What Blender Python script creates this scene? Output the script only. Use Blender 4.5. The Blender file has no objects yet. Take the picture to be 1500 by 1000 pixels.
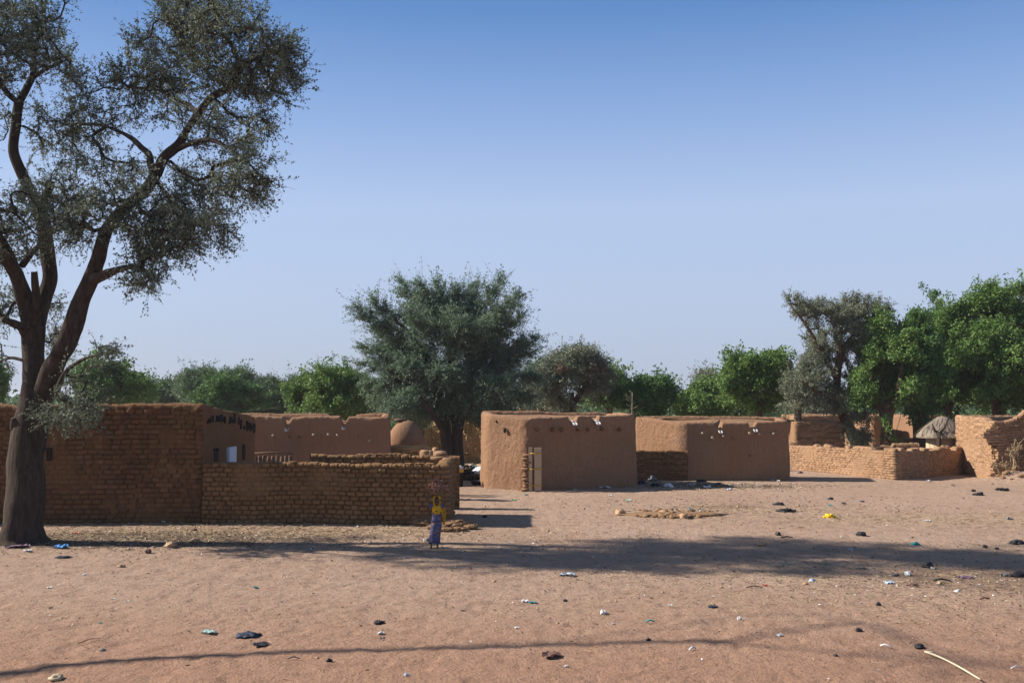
import bpy, math, random
import numpy as np
from mathutils import Vector, Matrix, noise as mnoise

S = bpy.context.scene
R = math.radians
# ------------------------------------------------------------------ camera
CAM_H = 3.4
PITCH = R(3.336)
FPX = 35.0/36.0*1500.0
cam_d = bpy.data.cameras.new("camera")
cam_d.lens = 35.0; cam_d.sensor_width = 36.0; cam_d.clip_start = 0.1; cam_d.clip_end = 6000
cam = bpy.data.objects.new("camera", cam_d); S.collection.objects.link(cam)
cam.location = (0, 0, CAM_H); cam.rotation_euler = (math.pi/2+PITCH, 0, 0)
S.camera = cam
# ------------------------------------------------------------------ sky and sun
SUN_EL = R(35.0)
SUN_DIR = Vector((-math.cos(R(8))*math.cos(SUN_EL), math.sin(R(8))*math.cos(SUN_EL), math.sin(SUN_EL)))  # towards the sun
world = bpy.data.worlds.new("World"); S.world = world; world.use_nodes = True
wn = world.node_tree; wn.nodes.clear()
sky = wn.nodes.new('ShaderNodeTexSky'); sky.sky_type = 'NISHITA'; sky.sun_disc = False
sky.sun_elevation = SUN_EL; sky.sun_rotation = math.atan2(SUN_DIR.x, SUN_DIR.y)
sky.altitude = 0; sky.air_density = 1.0; sky.dust_density = 0.8; sky.ozone_density = 3.0
# dusty horizon: the Nishita sky is veiled by a pale gradient that depends on the elevation only
tc = wn.nodes.new('ShaderNodeTexCoord'); sx = wn.nodes.new('ShaderNodeSeparateXYZ'); wn.links.new(tc.outputs['Generated'], sx.inputs[0])
gr = wn.nodes.new('ShaderNodeValToRGB'); wn.links.new(sx.outputs[2], gr.inputs[0]); ge = gr.color_ramp.elements
SKYC = [(0.0, (.48, .56, .77)), (.10, (.57, .67, .93)), (.19, (.56, .70, 1.0)), (.28, (.33, .51, .90)), (.37, (.13, .31, .70)), (.55, (.13, .24, .46)), (1.0, (.15, .21, .33))]
while len(ge) < len(SKYC): ge.new(.5)
for k_, (p_, c_) in enumerate(SKYC): ge[k_].position = p_; ge[k_].color = (c_[0], c_[1], c_[2], 1)
vm = wn.nodes.new('ShaderNodeVectorMath'); vm.operation = 'SCALE'; vm.inputs['Scale'].default_value = 10.0; wn.links.new(gr.outputs[0], vm.inputs[0])
mx_ = wn.nodes.new('ShaderNodeMix'); mx_.data_type = 'RGBA'; mx_.inputs[0].default_value = 0.72
wn.links.new(sky.outputs[0], mx_.inputs[6]); wn.links.new(vm.outputs[0], mx_.inputs[7])
bg = wn.nodes.new('ShaderNodeBackground'); bg.inputs['Strength'].default_value = 0.0545
wo = wn.nodes.new('ShaderNodeOutputWorld')
wn.links.new(mx_.outputs[2], bg.inputs[0]); wn.links.new(bg.outputs[0], wo.inputs[0])
sl = bpy.data.lights.new("sun", 'SUN'); sl.energy = 5.0; sl.angle = R(0.9); sl.color = (1.0, 0.915, 0.80)
sun = bpy.data.objects.new("sun", sl); S.collection.objects.link(sun)
sun.rotation_euler = (-SUN_DIR).to_track_quat('-Z', 'Y').to_euler(); sun.location = (-30, 5, 30)
S.view_settings.view_transform = 'Standard'; S.view_settings.look = 'None'
S.view_settings.exposure = 0.84; S.view_settings.gamma = 1.0; S.view_settings.use_curve_mapping = False
S.render.engine = 'CYCLES'
S.cycles.max_bounces = 6; S.cycles.transparent_max_bounces = 8

# ------------------------------------------------------------------ helpers
CP, SP = math.cos(PITCH), math.sin(PITCH)
def ray(px, py):
    dx = (px-750)/FPX; dz = (500-py)/FPX
    return np.array((dx, CP-dz*SP, SP+dz*CP))
def W(px, py, Y):
    d = ray(px, py); k = Y/d[1]
    return np.array((d[0]*k, Y, CAM_H+d[2]*k))
def G(px, py, z=0.0):
    d = ray(px, py); k = (z-CAM_H)/d[2]
    return np.array((d[0]*k, d[1]*k, z))
def HZ(px, py, Y): return W(px, py, Y)[2]

def hsh(a, b, c, seed=0):
    with np.errstate(over='ignore'):
        n = (np.asarray(a).astype(np.int64)*374761393 + np.asarray(b).astype(np.int64)*668265263 + np.asarray(c).astype(np.int64)*2147483647 + seed*1274126177) & 0xffffffff
        n = ((n ^ (n >> 13))*1274126177) & 0xffffffff
        n = ((n ^ (n >> 16))*2246822519) & 0xffffffff
        n = n ^ (n >> 15)
    return (n & 0xffffff)/float(0xffffff)
def vn(x, y, z, seed=0):
    x = np.asarray(x, float); y = np.asarray(y, float)+0*x; z = np.asarray(z, float)+0*x
    xi, yi, zi = np.floor(x), np.floor(y), np.floor(z)
    fx, fy, fz = x-xi, y-yi, z-zi
    fx = fx*fx*(3-2*fx); fy = fy*fy*(3-2*fy); fz = fz*fz*(3-2*fz)
    r = 0
    for a in (0, 1):
        for b in (0, 1):
            for c in (0, 1):
                r = r + hsh(xi+a, yi+b, zi+c, seed)*(fx if a else 1-fx)*(fy if b else 1-fy)*(fz if c else 1-fz)
    return r*2-1
def fbm(x, y, z, seed=0, o=3):
    r = 0; a = 1.0; f = 1.0
    for k in range(o):
        r = r + a*vn(np.asarray(x)*f, np.asarray(y)*f, np.asarray(z)*f, seed+k*7); a *= .5; f *= 2.03
    return r
def sstep(a, b, x):
    t = np.clip((x-a)/(b-a), 0, 1); return t*t*(3-2*t)

def wloc(o):
    r = np.zeros(3)
    while o is not None: r = r+np.array(o.location); o = o.parent
    return r
class MB:
    def __init__(s): s.V = []; s.Q = []; s.N = []; s.n = 0
    def add(s, V, Q=None, N=None):
        V = np.asarray(V, float).reshape(-1, 3)
        if Q is not None and len(Q): s.Q.append(np.asarray(Q, np.int64).reshape(-1, 4)+s.n)
        if N:
            for f in N: s.N.append([i+s.n for i in f])
        s.V.append(V); s.n += len(V); return s
    def build(s, name, mat, parent=None, smooth=True, origin=None, tone=None):
        V = np.concatenate(s.V); O = wloc(parent) if parent is not None else (np.array((V[:, 0].mean(), V[:, 1].mean(), V[:, 2].min())) if origin is None else np.array(origin, float))
        V = V-O; Q = np.concatenate(s.Q) if s.Q else np.zeros((0, 4), np.int64)
        me = bpy.data.meshes.new(name)
        loops = Q.ravel(); tot = np.full(len(Q), 4)
        if s.N:
            ex = np.array([i for f in s.N for i in f]); loops = np.concatenate([loops, ex]); tot = np.concatenate([tot, [len(f) for f in s.N]])
        st = np.concatenate([[0], np.cumsum(tot)[:-1]])
        me.vertices.add(len(V)); me.vertices.foreach_set('co', V.astype(np.float32).ravel())
        me.loops.add(len(loops)); me.loops.foreach_set('vertex_index', loops.astype(np.int32))
        me.polygons.add(len(tot)); me.polygons.foreach_set('loop_start', st.astype(np.int32))
        me.polygons.foreach_set('loop_total', tot.astype(np.int32))
        me.polygons.foreach_set('use_smooth', np.full(len(tot), smooth))
        me.update(calc_edges=True); me.validate()
        at = me.attributes.new('tone', 'FLOAT', 'POINT'); at.data.foreach_set('value', (np.full(len(V), .6) if tone is None else np.asarray(tone).ravel()).astype(np.float32))
        ms = mat if isinstance(mat, (list, tuple)) else [mat]
        for m in ms: me.materials.append(m)
        o = bpy.data.objects.new(name, me); S.collection.objects.link(o)
        if parent is not None: o.parent = parent
        else: o.location = O
        return o
def grid_faces(nu, nv, closed_u=False, base=0, flip=False):
    """vertex index = u*nv+v"""
    uu = np.arange(nu if closed_u else nu-1); vv = np.arange(nv-1)
    a, b = np.meshgrid(uu, vv, indexing='ij'); a2 = (a+1) % nu
    q = np.stack([a*nv+b, a2*nv+b, a2*nv+b+1, a*nv+b+1], -1).reshape(-1, 4)+base
    return q[:, ::-1] if flip else q
def tag(o, label=None, cat=None, group=None, kind=None):
    if label: o['label'] = label
    if cat: o['category'] = cat
    if group: o['group'] = group
    if kind: o['kind'] = kind
    return o
def empty(name, loc, label, cat, group=None, rz=0):
    o = bpy.data.objects.new(name, None); S.collection.objects.link(o)
    o.location = loc; o.rotation_euler = (0, 0, rz); o.empty_display_size = 0.3
    return tag(o, label, cat, group)
def frames(P):
    P = np.asarray(P, float); T = np.gradient(P, axis=0); T /= np.linalg.norm(T, axis=1)[:, None]+1e-9
    ref = np.array((0.31, 0.11, 0.94)) if abs(T[0][2]) < .8 else np.array((0.95, .1, .2))
    U = []; u = np.cross(T[0], ref); u /= np.linalg.norm(u)
    for t in T:
        u = u-t*np.dot(u, t); u /= np.linalg.norm(u)+1e-9; U.append(u.copy())
    U = np.array(U); return T, U, np.cross(T, U)
def tube(mb, P, rad, n=8, cap=True, rough=0, seed=0, freq=3.0, squash=None):
    P = np.asarray(P, float); k = len(P); rad = np.broadcast_to(np.asarray(rad, float), (k,))
    T, U, V = frames(P); a = np.arange(n)/n*2*math.pi
    r = rad[:, None]*np.ones((1, n))
    if rough:
        X = P[:, None, :]+(np.cos(a)[None, :, None]*U[:, None, :]+np.sin(a)[None, :, None]*V[:, None, :])*rad[:, None, None]
        r = r*(1+rough*fbm(X[..., 0]*freq, X[..., 1]*freq, X[..., 2]*freq*.35, seed))
    X = P[:, None, :]+(np.cos(a)[None, :, None]*U[:, None, :]+np.sin(a)[None, :, None]*V[:, None, :])*r[..., None]
    q = []
    i, j = np.meshgrid(np.arange(k-1), np.arange(n), indexing='ij'); j2 = (j+1) % n
    q = np.stack([i*n+j, i*n+j2, (i+1)*n+j2, (i+1)*n+j], -1).reshape(-1, 4)
    N = [list(range(n))[::-1], list(range((k-1)*n, k*n))] if cap else None
    mb.add(X.reshape(-1, 3), q, N)
def smooth_path(P, m=6):
    P = np.asarray(P, float); k = len(P)
    if k < 3: return np.array([P[0]+(P[-1]-P[0])*t for t in np.linspace(0, 1, m+1)])
    Q = np.vstack([2*P[0]-P[1], P, 2*P[-1]-P[-2]]); out = []
    for i in range(1, k):
        p0, p1, p2, p3 = Q[i-1], Q[i], Q[i+1], Q[i+2]
        for t in np.arange(m)/m:
            out.append(.5*(2*p1+(p2-p0)*t+(2*p0-5*p1+4*p2-p3)*t*t+(3*p1-p0-3*p2+p3)*t**3))
    out.append(P[-1]); return np.array(out)
def lathe(mb, prof, n=24, c=(0, 0, 0), sq=(1, 1), rough=0, seed=0, cap=True):
    prof = np.asarray(prof, float); k = len(prof); a = np.arange(n)/n*2*math.pi
    r = prof[:, 0][:, None]*np.ones((1, n)); z = prof[:, 1][:, None]*np.ones((1, n))
    x = r*np.cos(a); y = r*np.sin(a)
    if rough:
        d = fbm(x*3+c[0], y*3+c[1], z*3, seed)*rough; x = x*(1+d); y = y*(1+d)
    X = np.stack([x*sq[0]+c[0], y*sq[1]+c[1], z+c[2]], -1)
    i, j = np.meshgrid(np.arange(k-1), np.arange(n), indexing='ij'); j2 = (j+1) % n
    q = np.stack([i*n+j, i*n+j2, (i+1)*n+j2, (i+1)*n+j], -1).reshape(-1, 4)
    mb.add(X.reshape(-1, 3), q, [list(range(n))[::-1], list(range((k-1)*n, k*n))] if cap else None)
def box(mb, c, s, rz=0, b=0.0, tilt=None, seed=None):
    """box with chamfered vertical/horizontal edges (three stacked rings)"""
    sx, sy, sz = s[0]/2, s[1]/2, s[2]/2; b = b or min(s)*.08
    ring = lambda ix, iz: [(x*(sx-ix), y*(sy-ix), iz) for x, y in ((-1, -1), (1, -1), (1, 1), (-1, 1))]
    V = np.array(ring(b, -sz)+ring(0, -sz+b)+ring(0, sz-b)+ring(b, sz), float)
    if seed is not None:
        rr = np.random.RandomState(seed); V += rr.uniform(-1, 1, V.shape)*min(s)*.07
    if tilt is not None: V = V@np.array(Matrix.Rotation(tilt[1], 3, tilt[0])).T
    cr, sr = math.cos(rz), math.sin(rz)
    V = np.stack([V[:, 0]*cr-V[:, 1]*sr+c[0], V[:, 0]*sr+V[:, 1]*cr+c[1], V[:, 2]+c[2]], -1)
    Q = []
    for k in range(3):
        for j in range(4): Q.append((k*4+j, k*4+(j+1) % 4, k*4+4+(j+1) % 4, k*4+4+j))
    mb.add(V, Q+[(3, 2, 1, 0), (12, 13, 14, 15)])
def blob(mb, c, r, seed=0, rough=.25, freq=1.5, n=12, m=8, flat=None):
    th = np.linspace(0.02, math.pi-.02, m); a = np.arange(n)/n*2*math.pi
    T, A = np.meshgrid(th, a, indexing='ij')
    D = np.stack([np.sin(T)*np.cos(A), np.sin(T)*np.sin(A), np.cos(T)], -1)
    k = 1+rough*fbm(D[..., 0]*freq+seed*3.1, D[..., 1]*freq+5, D[..., 2]*freq, seed)
    X = D*k[..., None]*np.asarray(r)
    if flat is not None: X[..., 2] = np.maximum(X[..., 2], flat)
    X = X+np.asarray(c)
    i, j = np.meshgrid(np.arange(m-1), np.arange(n), indexing='ij'); j2 = (j+1) % n
    q = np.stack([i*n+j, (i+1)*n+j, (i+1)*n+j2, i*n+j2], -1).reshape(-1, 4)
    mb.add(X.reshape(-1, 3), q, [list(range(n)), list(range((m-1)*n, m*n))[::-1]])

# ------------------------------------------------------------------ materials
def nt(name):
    m = bpy.data.materials.new(name); m.use_nodes = True; t = m.node_tree; t.nodes.clear()
    out = t.nodes.new('ShaderNodeOutputMaterial'); p = t.nodes.new('ShaderNodeBsdfPrincipled')
    p.inputs['Specular IOR Level'].default_value = 0.15; p.inputs['Roughness'].default_value = 0.95
    t.links.new(p.outputs[0], out.inputs[0]); return m, t, p, out
def c4(c): return (c[0], c[1], c[2], 1)
def add_noise(t, scale, detail=4, rough=.6, vec=None, dist=0):
    n = t.nodes.new('ShaderNodeTexNoise'); n.inputs['Scale'].default_value = scale; n.inputs['Detail'].default_value = detail
    n.inputs['Roughness'].default_value = rough; n.inputs['Distortion'].default_value = dist
    if vec is not None: t.links.new(vec, n.inputs['Vector'])
    return n
def ramp(t, src, stops):
    r = t.nodes.new('ShaderNodeValToRGB'); e = r.color_ramp.elements
    while len(e) < len(stops): e.new(.5)
    for k, (p, c) in enumerate(stops): e[k].position = p; e[k].color = c4(c) if not isinstance(c, (int, float)) else (c, c, c, 1)
    t.links.new(src, r.inputs[0]); return r
def mixc(t, f, a, b, mode='MIX'):
    m = t.nodes.new('ShaderNodeMix'); m.data_type = 'RGBA'; m.blend_type = mode
    if isinstance(f, (int, float)): m.inputs[0].default_value = f
    else: t.links.new(f, m.inputs[0])
    for k, s in ((6, a), (7, b)):
        if isinstance(s, tuple): m.inputs[k].default_value = c4(s)
        else: t.links.new(s, m.inputs[k])
    return m.outputs[2]
def bump(t, p, h, strength, dist=.02, prev=None):
    b = t.nodes.new('ShaderNodeBump'); b.inputs['Strength'].default_value = strength; b.inputs['Distance'].default_value = dist
    t.links.new(h, b.inputs['Height'])
    if prev is not None: t.links.new(prev, b.inputs['Normal'])
    t.links.new(b.outputs[0], p.inputs['Normal']); return b.outputs[0]
def gcoord(t):
    g = t.nodes.new('ShaderNodeNewGeometry'); return g.outputs['Position']
def mud_mat(name, a, b, c, bs=1.0, streak=True, brick=False, k=.62):
    a, b, c = (tuple(v_*k for v_ in q_) for q_ in (a, b, c))
    m, t, p, o = nt(name); v = gcoord(t)
    n1 = add_noise(t, .9, 5, .6, v); n2 = add_noise(t, 9, 6, .7, v); n3 = add_noise(t, 60, 3, .7, v)
    col = mixc(t, ramp(t, n1.outputs[0], [(.35, 0.0), (.65, 1.0)]).outputs[0], a, b)
    col = mixc(t, ramp(t, n2.outputs[0], [(.45, 0.0), (.75, .55)]).outputs[0], col, c)
    if streak:
        mp = t.nodes.new('ShaderNodeMapping'); mp.inputs['Scale'].default_value = (8, 8, .7); t.links.new(v, mp.inputs[0])
        n4 = add_noise(t, 1.6, 4, .6, mp.outputs[0])
        col = mixc(t, ramp(t, n4.outputs[0], [(.47, 0.0), (.70, .28)]).outputs[0], col, tuple(x*.62 for x in a))
    n5 = add_noise(t, 38, 2, .5, v)
    col = mixc(t, ramp(t, n5.outputs[0], [(.6, 0.0), (.7, .5)]).outputs[0], col, tuple(min(1, x*1.35) for x in b))
    t.links.new(col, p.inputs['Base Color'])
    if brick:      # darker mortar, every brick its own tone
        at = t.nodes.new('ShaderNodeAttribute'); at.attribute_name = 'tone'
        col = mixc(t, 1.0, col, ramp(t, at.outputs['Fac'], [(0.0, .52), (.35, .85), (1.0, 1.22)]).outputs[0], 'MULTIPLY')
        t.links.new(col, p.inputs['Base Color'])
    x = bump(t, p, n2.outputs[0], .7*bs, .06); x = bump(t, p, n3.outputs[0], .7*bs, .015, x)
    return m
M = {}
M['plaster'] = mud_mat('mud_plaster', (.52, .298, .172), (.58, .345, .208), (.36, .195, .11), 2.4)
M['plaster_red'] = mud_mat('red_mud_plaster', (.38, .215, .125), (.42, .24, .145), (.31, .17, .10), .9)
M['brick'] = mud_mat('mud_brick', (.35, .195, .088), (.42, .24, .115), (.25, .135, .064), 1.0, False, True)
M['brick_old'] = mud_mat('weathered_mud_brick', (.28, .145, .067), (.34, .18, .088), (.20, .10, .047), 1.3, True, True)
M['brick_pale'] = mud_mat('pale_mud_brick', (.50, .30, .17), (.56, .35, .215), (.40, .23, .125), 1.1, False, True)
M['brick_ruin'] = mud_mat('ruined_mud_brick', (.40, .235, .13), (.47, .29, .17), (.30, .17, .09), 1.2, False, True)
M['mud_plain'] = mud_mat('bare_mud', (.38, .225, .125), (.45, .275, .16), (.30, .17, .09), 1.2, False)
def plain(name, col, rough=.8, var=.25, scale=12, bs=.3, spec=.2, metal=0):
    m, t, p, o = nt(name); v = gcoord(t); n = add_noise(t, scale, 4, .6, v)
    t.links.new(mixc(t, n.outputs[0], tuple(max(0, x*(1-var)) for x in col), tuple(min(1, x*(1+var)) for x in col)), p.inputs['Base Color'])
    p.inputs['Roughness'].default_value = rough; p.inputs['Specular IOR Level'].default_value = spec; p.inputs['Metallic'].default_value = metal
    bump(t, p, n.outputs[0], bs, .02); return m
def bark_mat(name, a, b, s=1):
    m, t, p, o = nt(name); v = gcoord(t)
    mp = t.nodes.new('ShaderNodeMapping'); mp.inputs['Scale'].default_value = (9*s, 9*s, 1.6*s); t.links.new(v, mp.inputs[0])
    n = add_noise(t, 1.6, 6, .7, mp.outputs[0], .4); n2 = add_noise(t, 2.2, 3, .5, v)
    t.links.new(mixc(t, ramp(t, n.outputs[0], [(.35, 0.0), (.65, 1.0)]).outputs[0], mixc(t, n2.outputs[0], a, tuple(x*.7 for x in a)), b), p.inputs['Base Color'])
    bump(t, p, n.outputs[0], 1.0, .05); return m
def leaf_mat(name, a, b, c, trans=.25, scale=1.2):
    m, t, p, o = nt(name); v = gcoord(t)
    n = add_noise(t, scale, 3, .6, v); n2 = add_noise(t, 14, 2, .6, v)
    col = mixc(t, ramp(t, n.outputs[0], [(.35, 0.0), (.65, 1.0)]).outputs[0], a, b)
    col = mixc(t, ramp(t, n2.outputs[0], [(.5, 0.0), (.7, .8)]).outputs[0], col, c)
    t.links.new(col, p.inputs['Base Color']); p.inputs['Roughness'].default_value = .6; p.inputs['Specular IOR Level'].default_value = .25
    tr = t.nodes.new('ShaderNodeBsdfTranslucent'); t.links.new(col, tr.inputs[0])
    mx = t.nodes.new('ShaderNodeMixShader'); mx.inputs[0].default_value = trans
    t.links.new(p.outputs[0], mx.inputs[1]); t.links.new(tr.outputs[0], mx.inputs[2]); t.links.new(mx.outputs[0], o.inputs[0]); return m
M['bark'] = bark_mat('dark_bark', (.085, .062, .048), (.03, .022, .018), .8)
M['bark_red'] = bark_mat('reddish_bark', (.17, .10, .065), (.07, .042, .03))
M['bark_grey'] = bark_mat('grey_bark', (.22, .18, .15), (.10, .08, .065))
M['l_acacia'] = leaf_mat('acacia_leaf', (0.160, 0.198, 0.140), (0.095, 0.122, 0.092), (0.24, 0.26, 0.165), .3)
M['l_acacia_mid'] = leaf_mat('feathery_leaf', (0.165, 0.245, 0.160), (0.10, 0.155, 0.115), (0.256, 0.333, 0.158), .3)
M['l_grey'] = leaf_mat('greyish_leaf', (0.196, 0.227, 0.153), (0.126, 0.148, 0.099), (0.280, 0.305, 0.199), .2)
M['l_neem'] = leaf_mat('neem_leaf', (0.120, 0.215, 0.050), (0.075, 0.150, 0.038), (0.22, 0.31, 0.085), .3)
M['l_neem_dark'] = leaf_mat('dark_neem_leaf', (0.076, 0.168, 0.042), (0.051, 0.115, 0.030), (0.153, 0.224, 0.068), .3)
M['l_far'] = leaf_mat('far_leaf', (0.105, 0.173, 0.084), (0.075, 0.128, 0.063), (0.150, 0.210, 0.098), .3, .4)
M['l_palm'] = leaf_mat('palm_leaf', (0.058, 0.111, 0.048), (0.046, 0.078, 0.036), (0.182, 0.156, 0.072), .15)
M['wood_pale'] = plain('weathered_wood', (.46, .34, .22), .85, .25, 20)
M['wood_dark'] = plain('dark_wood', (.12, .075, .05), .9, .3, 20)
M['pole_end'] = plain('cut_pole_end', (.36, .29, .21), .9, .25, 30)
M['tin'] = plain('tin_sheet', (.45, .45, .46), .5, .2, 10, .1, .5)
M['paint_white'] = plain('chalky_pale_paint', (.55, .60, .66), .8, .08, 5, .1)
M['dark'] = plain('soot_black_paint', (.02, .017, .018), .9, .3, 10)
M['hole_shade_hair'] = plain('hollow_shade_and_hair', (.03, .02, .015), .95, .3, 10)  # shade inside openings painted as a dark colour; also hair and irises
M['yellow'] = plain('yellow_paint', (.50, .33, .03), .6, .15, 20)
M['thatch'] = plain('grey_thatch', (.24, .20, .16), .95, .45, 45, .8)
M['straw'] = plain('dry_straw', (.36, .27, .16), .9, .4, 30, .5)
M['stalk'] = plain('dry_stalks', (.42, .27, .13), .9, .5, 25, .6)
# ------------------------------------------------------------------ ground
def gz(x, y):
    x = np.asarray(x, float); y = np.asarray(y, float)
    h = .03*fbm(x*.13, y*.13, 0, 3, 3)*sstep(6, 16, y)
    h = h+.10*np.exp(-((x-7)/5.0)**2-((y-40.2)/1.8)**2)           # bank of sand before the two huts
    h = h+.62*np.exp(-((x-21.9)/1.9)**2-((y-41.55)/.8)**2)*(1+.25*vn(x*2.2,y*2.2,0,8))         # rubble bank before the ruin
    h = h+.05*np.exp(-((y-27.1)/.5)**2)*sstep(-1, -4, x)*sstep(-30, -18, x)
    h = h-.03*np.exp(-((y-12.0)/.35)**2)
    return h
def ground():
    ys = [3.0]
    while ys[-1] < 3500: ys.append(ys[-1]+max(.035, (ys[-1]**2)*.00034 if ys[-1] < 60 else ys[-1]*.05))
    ys = np.array([-400, -150, -60, -25, -10, -3, 0, 1.5]+ys)
    xs = [0.0]
    while xs[-1] < 3500: xs.append(xs[-1]+(.055 if xs[-1] < 9 else (.1 if xs[-1] < 30 else (xs[-1]-30)*.08+.12)))
    xs = np.array([-x for x in xs[:0:-1]]+xs)
    X, Y = np.meshgrid(xs, ys, indexing='ij')
    near = sstep(60, 25, Y)*sstep(40, 25, np.abs(X))
    Z = gz(X, Y)
    wx = X+.3*vn(X*.8, Y*.8, 0, 5); wy = Y+.3*vn(X*.8, Y*.8, 4, 6)
    foot = vn(wx*3.6, wy*3.6, 0, 11)
    Z = Z+near*(-.014*sstep(.2, .7, foot)+.004*fbm(wx*1.3, wy*1.3, 0, 9, 2)+.008*fbm(wx*6, wy*6, 0, 12, 2)-.012*sstep(.35, .7, vn(wx*5.5, wy*4, 3, 21)))
    tr = np.exp(-((Y-12.05-.04*X*.2)/.13)**2)*.02*(1+.8*np.sign(np.sin(X*52)))*sstep(3.6, 2.8, np.abs(X-2))
    Z = Z-tr*near
    mb = MB(); mb.add(np.stack([X, Y, Z], -1), grid_faces(len(xs), len(ys)))
    m, t, p, o = nt('sand_ground'); v = gcoord(t)
    n1 = add_noise(t, .22, 4, .6, v); n2 = add_noise(t, 2.2, 5, .65, v); n3 = add_noise(t, 24, 4, .7, v); n4 = add_noise(t, 90, 2, .7, v)
    col = mixc(t, ramp(t, n1.outputs[0], [(.35, 0.0), (.65, 1.0)]).outputs[0], (0.365, 0.250, 0.182), (0.405, 0.286, 0.213))
    sep = t.nodes.new('ShaderNodeSeparateXYZ'); t.links.new(v, sep.inputs[0])
    red = t.nodes.new('ShaderNodeMapRange'); red.inputs[1].default_value = 11.0; red.inputs[2].default_value = 19.0; red.inputs[3].default_value = 1; red.inputs[4].default_value = 0
    t.links.new(sep.outputs[1], red.inputs[0])
    ad = t.nodes.new('ShaderNodeMath'); ad.operation = 'MULTIPLY_ADD'; t.links.new(n2.outputs[0], ad.inputs[0]); ad.inputs[1].default_value = .5; t.links.new(red.outputs[0], ad.inputs[2])
    col = mixc(t, ramp(t, ad.outputs[0], [(.25, 0.0), (1.2, 1.0)]).outputs[0], col, (0.35, 0.205, 0.138))
    col = mixc(t, ramp(t, n2.outputs[0], [(.5, 0.0), (.75, .6)]).outputs[0], col, (0.198, 0.120, 0.078))
    col = mixc(t, ramp(t, n3.outputs[0], [(.56, 0.0), (.72, .75)]).outputs[0], col, (0.132, 0.081, 0.054))
    n7 = add_noise(t, 7.5, 3, .7, v); col = mixc(t, ramp(t, n7.outputs[0], [(.55, 0.0), (.68, .55)]).outputs[0], col, (.16, .10, .07))
    col = mixc(t, ramp(t, n4.outputs[0], [(.62, 0.0), (.72, .6)]).outputs[0], col, (0.372, 0.288, 0.216))
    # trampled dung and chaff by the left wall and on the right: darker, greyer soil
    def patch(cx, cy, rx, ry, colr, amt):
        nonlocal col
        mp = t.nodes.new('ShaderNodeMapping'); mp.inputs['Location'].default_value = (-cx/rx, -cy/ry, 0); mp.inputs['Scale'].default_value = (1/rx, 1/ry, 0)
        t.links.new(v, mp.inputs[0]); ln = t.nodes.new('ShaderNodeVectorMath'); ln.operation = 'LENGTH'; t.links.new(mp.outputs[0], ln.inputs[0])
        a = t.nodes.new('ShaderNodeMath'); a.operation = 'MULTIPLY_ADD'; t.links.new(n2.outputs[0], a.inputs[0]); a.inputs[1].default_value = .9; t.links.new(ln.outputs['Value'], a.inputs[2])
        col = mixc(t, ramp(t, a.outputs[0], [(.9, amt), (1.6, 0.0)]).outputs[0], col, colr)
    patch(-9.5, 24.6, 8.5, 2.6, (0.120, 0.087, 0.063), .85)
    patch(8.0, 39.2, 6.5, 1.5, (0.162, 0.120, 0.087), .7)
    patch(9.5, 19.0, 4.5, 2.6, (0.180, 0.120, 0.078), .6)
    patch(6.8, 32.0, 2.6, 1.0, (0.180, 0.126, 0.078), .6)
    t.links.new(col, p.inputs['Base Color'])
    n6 = add_noise(t, 7, 5, .7, v); x = bump(t, p, n2.outputs[0], .25, .08); x = bump(t, p, n6.outputs[0], .8, .09, x); x = bump(t, p, n3.outputs[0], .9, .04, x); x = bump(t, p, n4.outputs[0], .6, .012, x)
    g = mb.build('ground', m, origin=(0,0,0)); tag(g, kind='structure'); return g
ground()

# ------------------------------------------------------------------ masonry
def path_samples(C, closed, step, rad):
    """rounded corners, resampled; returns points, outward normals (right of travel), arc length, edge index"""
    C = [np.asarray(c[:2], float) for c in C]; n = len(C); pts = []; eid = []
    def seg(a, b, e):
        L = np.linalg.norm(b-a); k = max(1, int(L/step))
        for t in np.arange(k)/k: pts.append(a+(b-a)*t); eid.append(e)
    if rad <= 0:
        for i in range(n if closed else n-1): seg(C[i], C[(i+1) % n], i)
        if not closed: pts.append(C[-1]); eid.append(n-2)
    else:
        A = []
        for i in range(n):
            if not closed and i in (0, n-1): A.append((C[i], C[i])); continue
            p, q, r = C[i-1], C[i], C[(i+1) % n]
            d1 = (p-q)/np.linalg.norm(p-q); d2 = (r-q)/np.linalg.norm(r-q)
            A.append((q+d1*rad, q+d2*rad))
        for i in range(n if closed else n-1):
            seg(A[i][1], A[(i+1) % n][0], i)
            j = (i+1) % n
            if closed or j != n-1:
                a, b, q = A[j][0], A[j][1], C[j]; k = max(3, int(rad*1.6/step))
                for t in np.arange(k)/k: pts.append((1-t)**2*a+2*t*(1-t)*q+t*t*b); eid.append(i if t < .5 else j)
        if not closed: pts.append(C[-1]); eid.append(n-2)
    P = np.array(pts); e = np.array(eid)
    if closed: T = np.roll(P, -1, 0)-np.roll(P, 1, 0)
    else: T = np.gradient(P, axis=0)
    T /= np.linalg.norm(T, axis=1)[:, None]; Nn = np.stack([T[:, 1], -T[:, 0]], -1)
    d = np.linalg.norm(np.diff(P, axis=0), axis=1); s = np.concatenate([[0], np.cumsum(d)])
    return P, Nn, s, e
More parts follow.
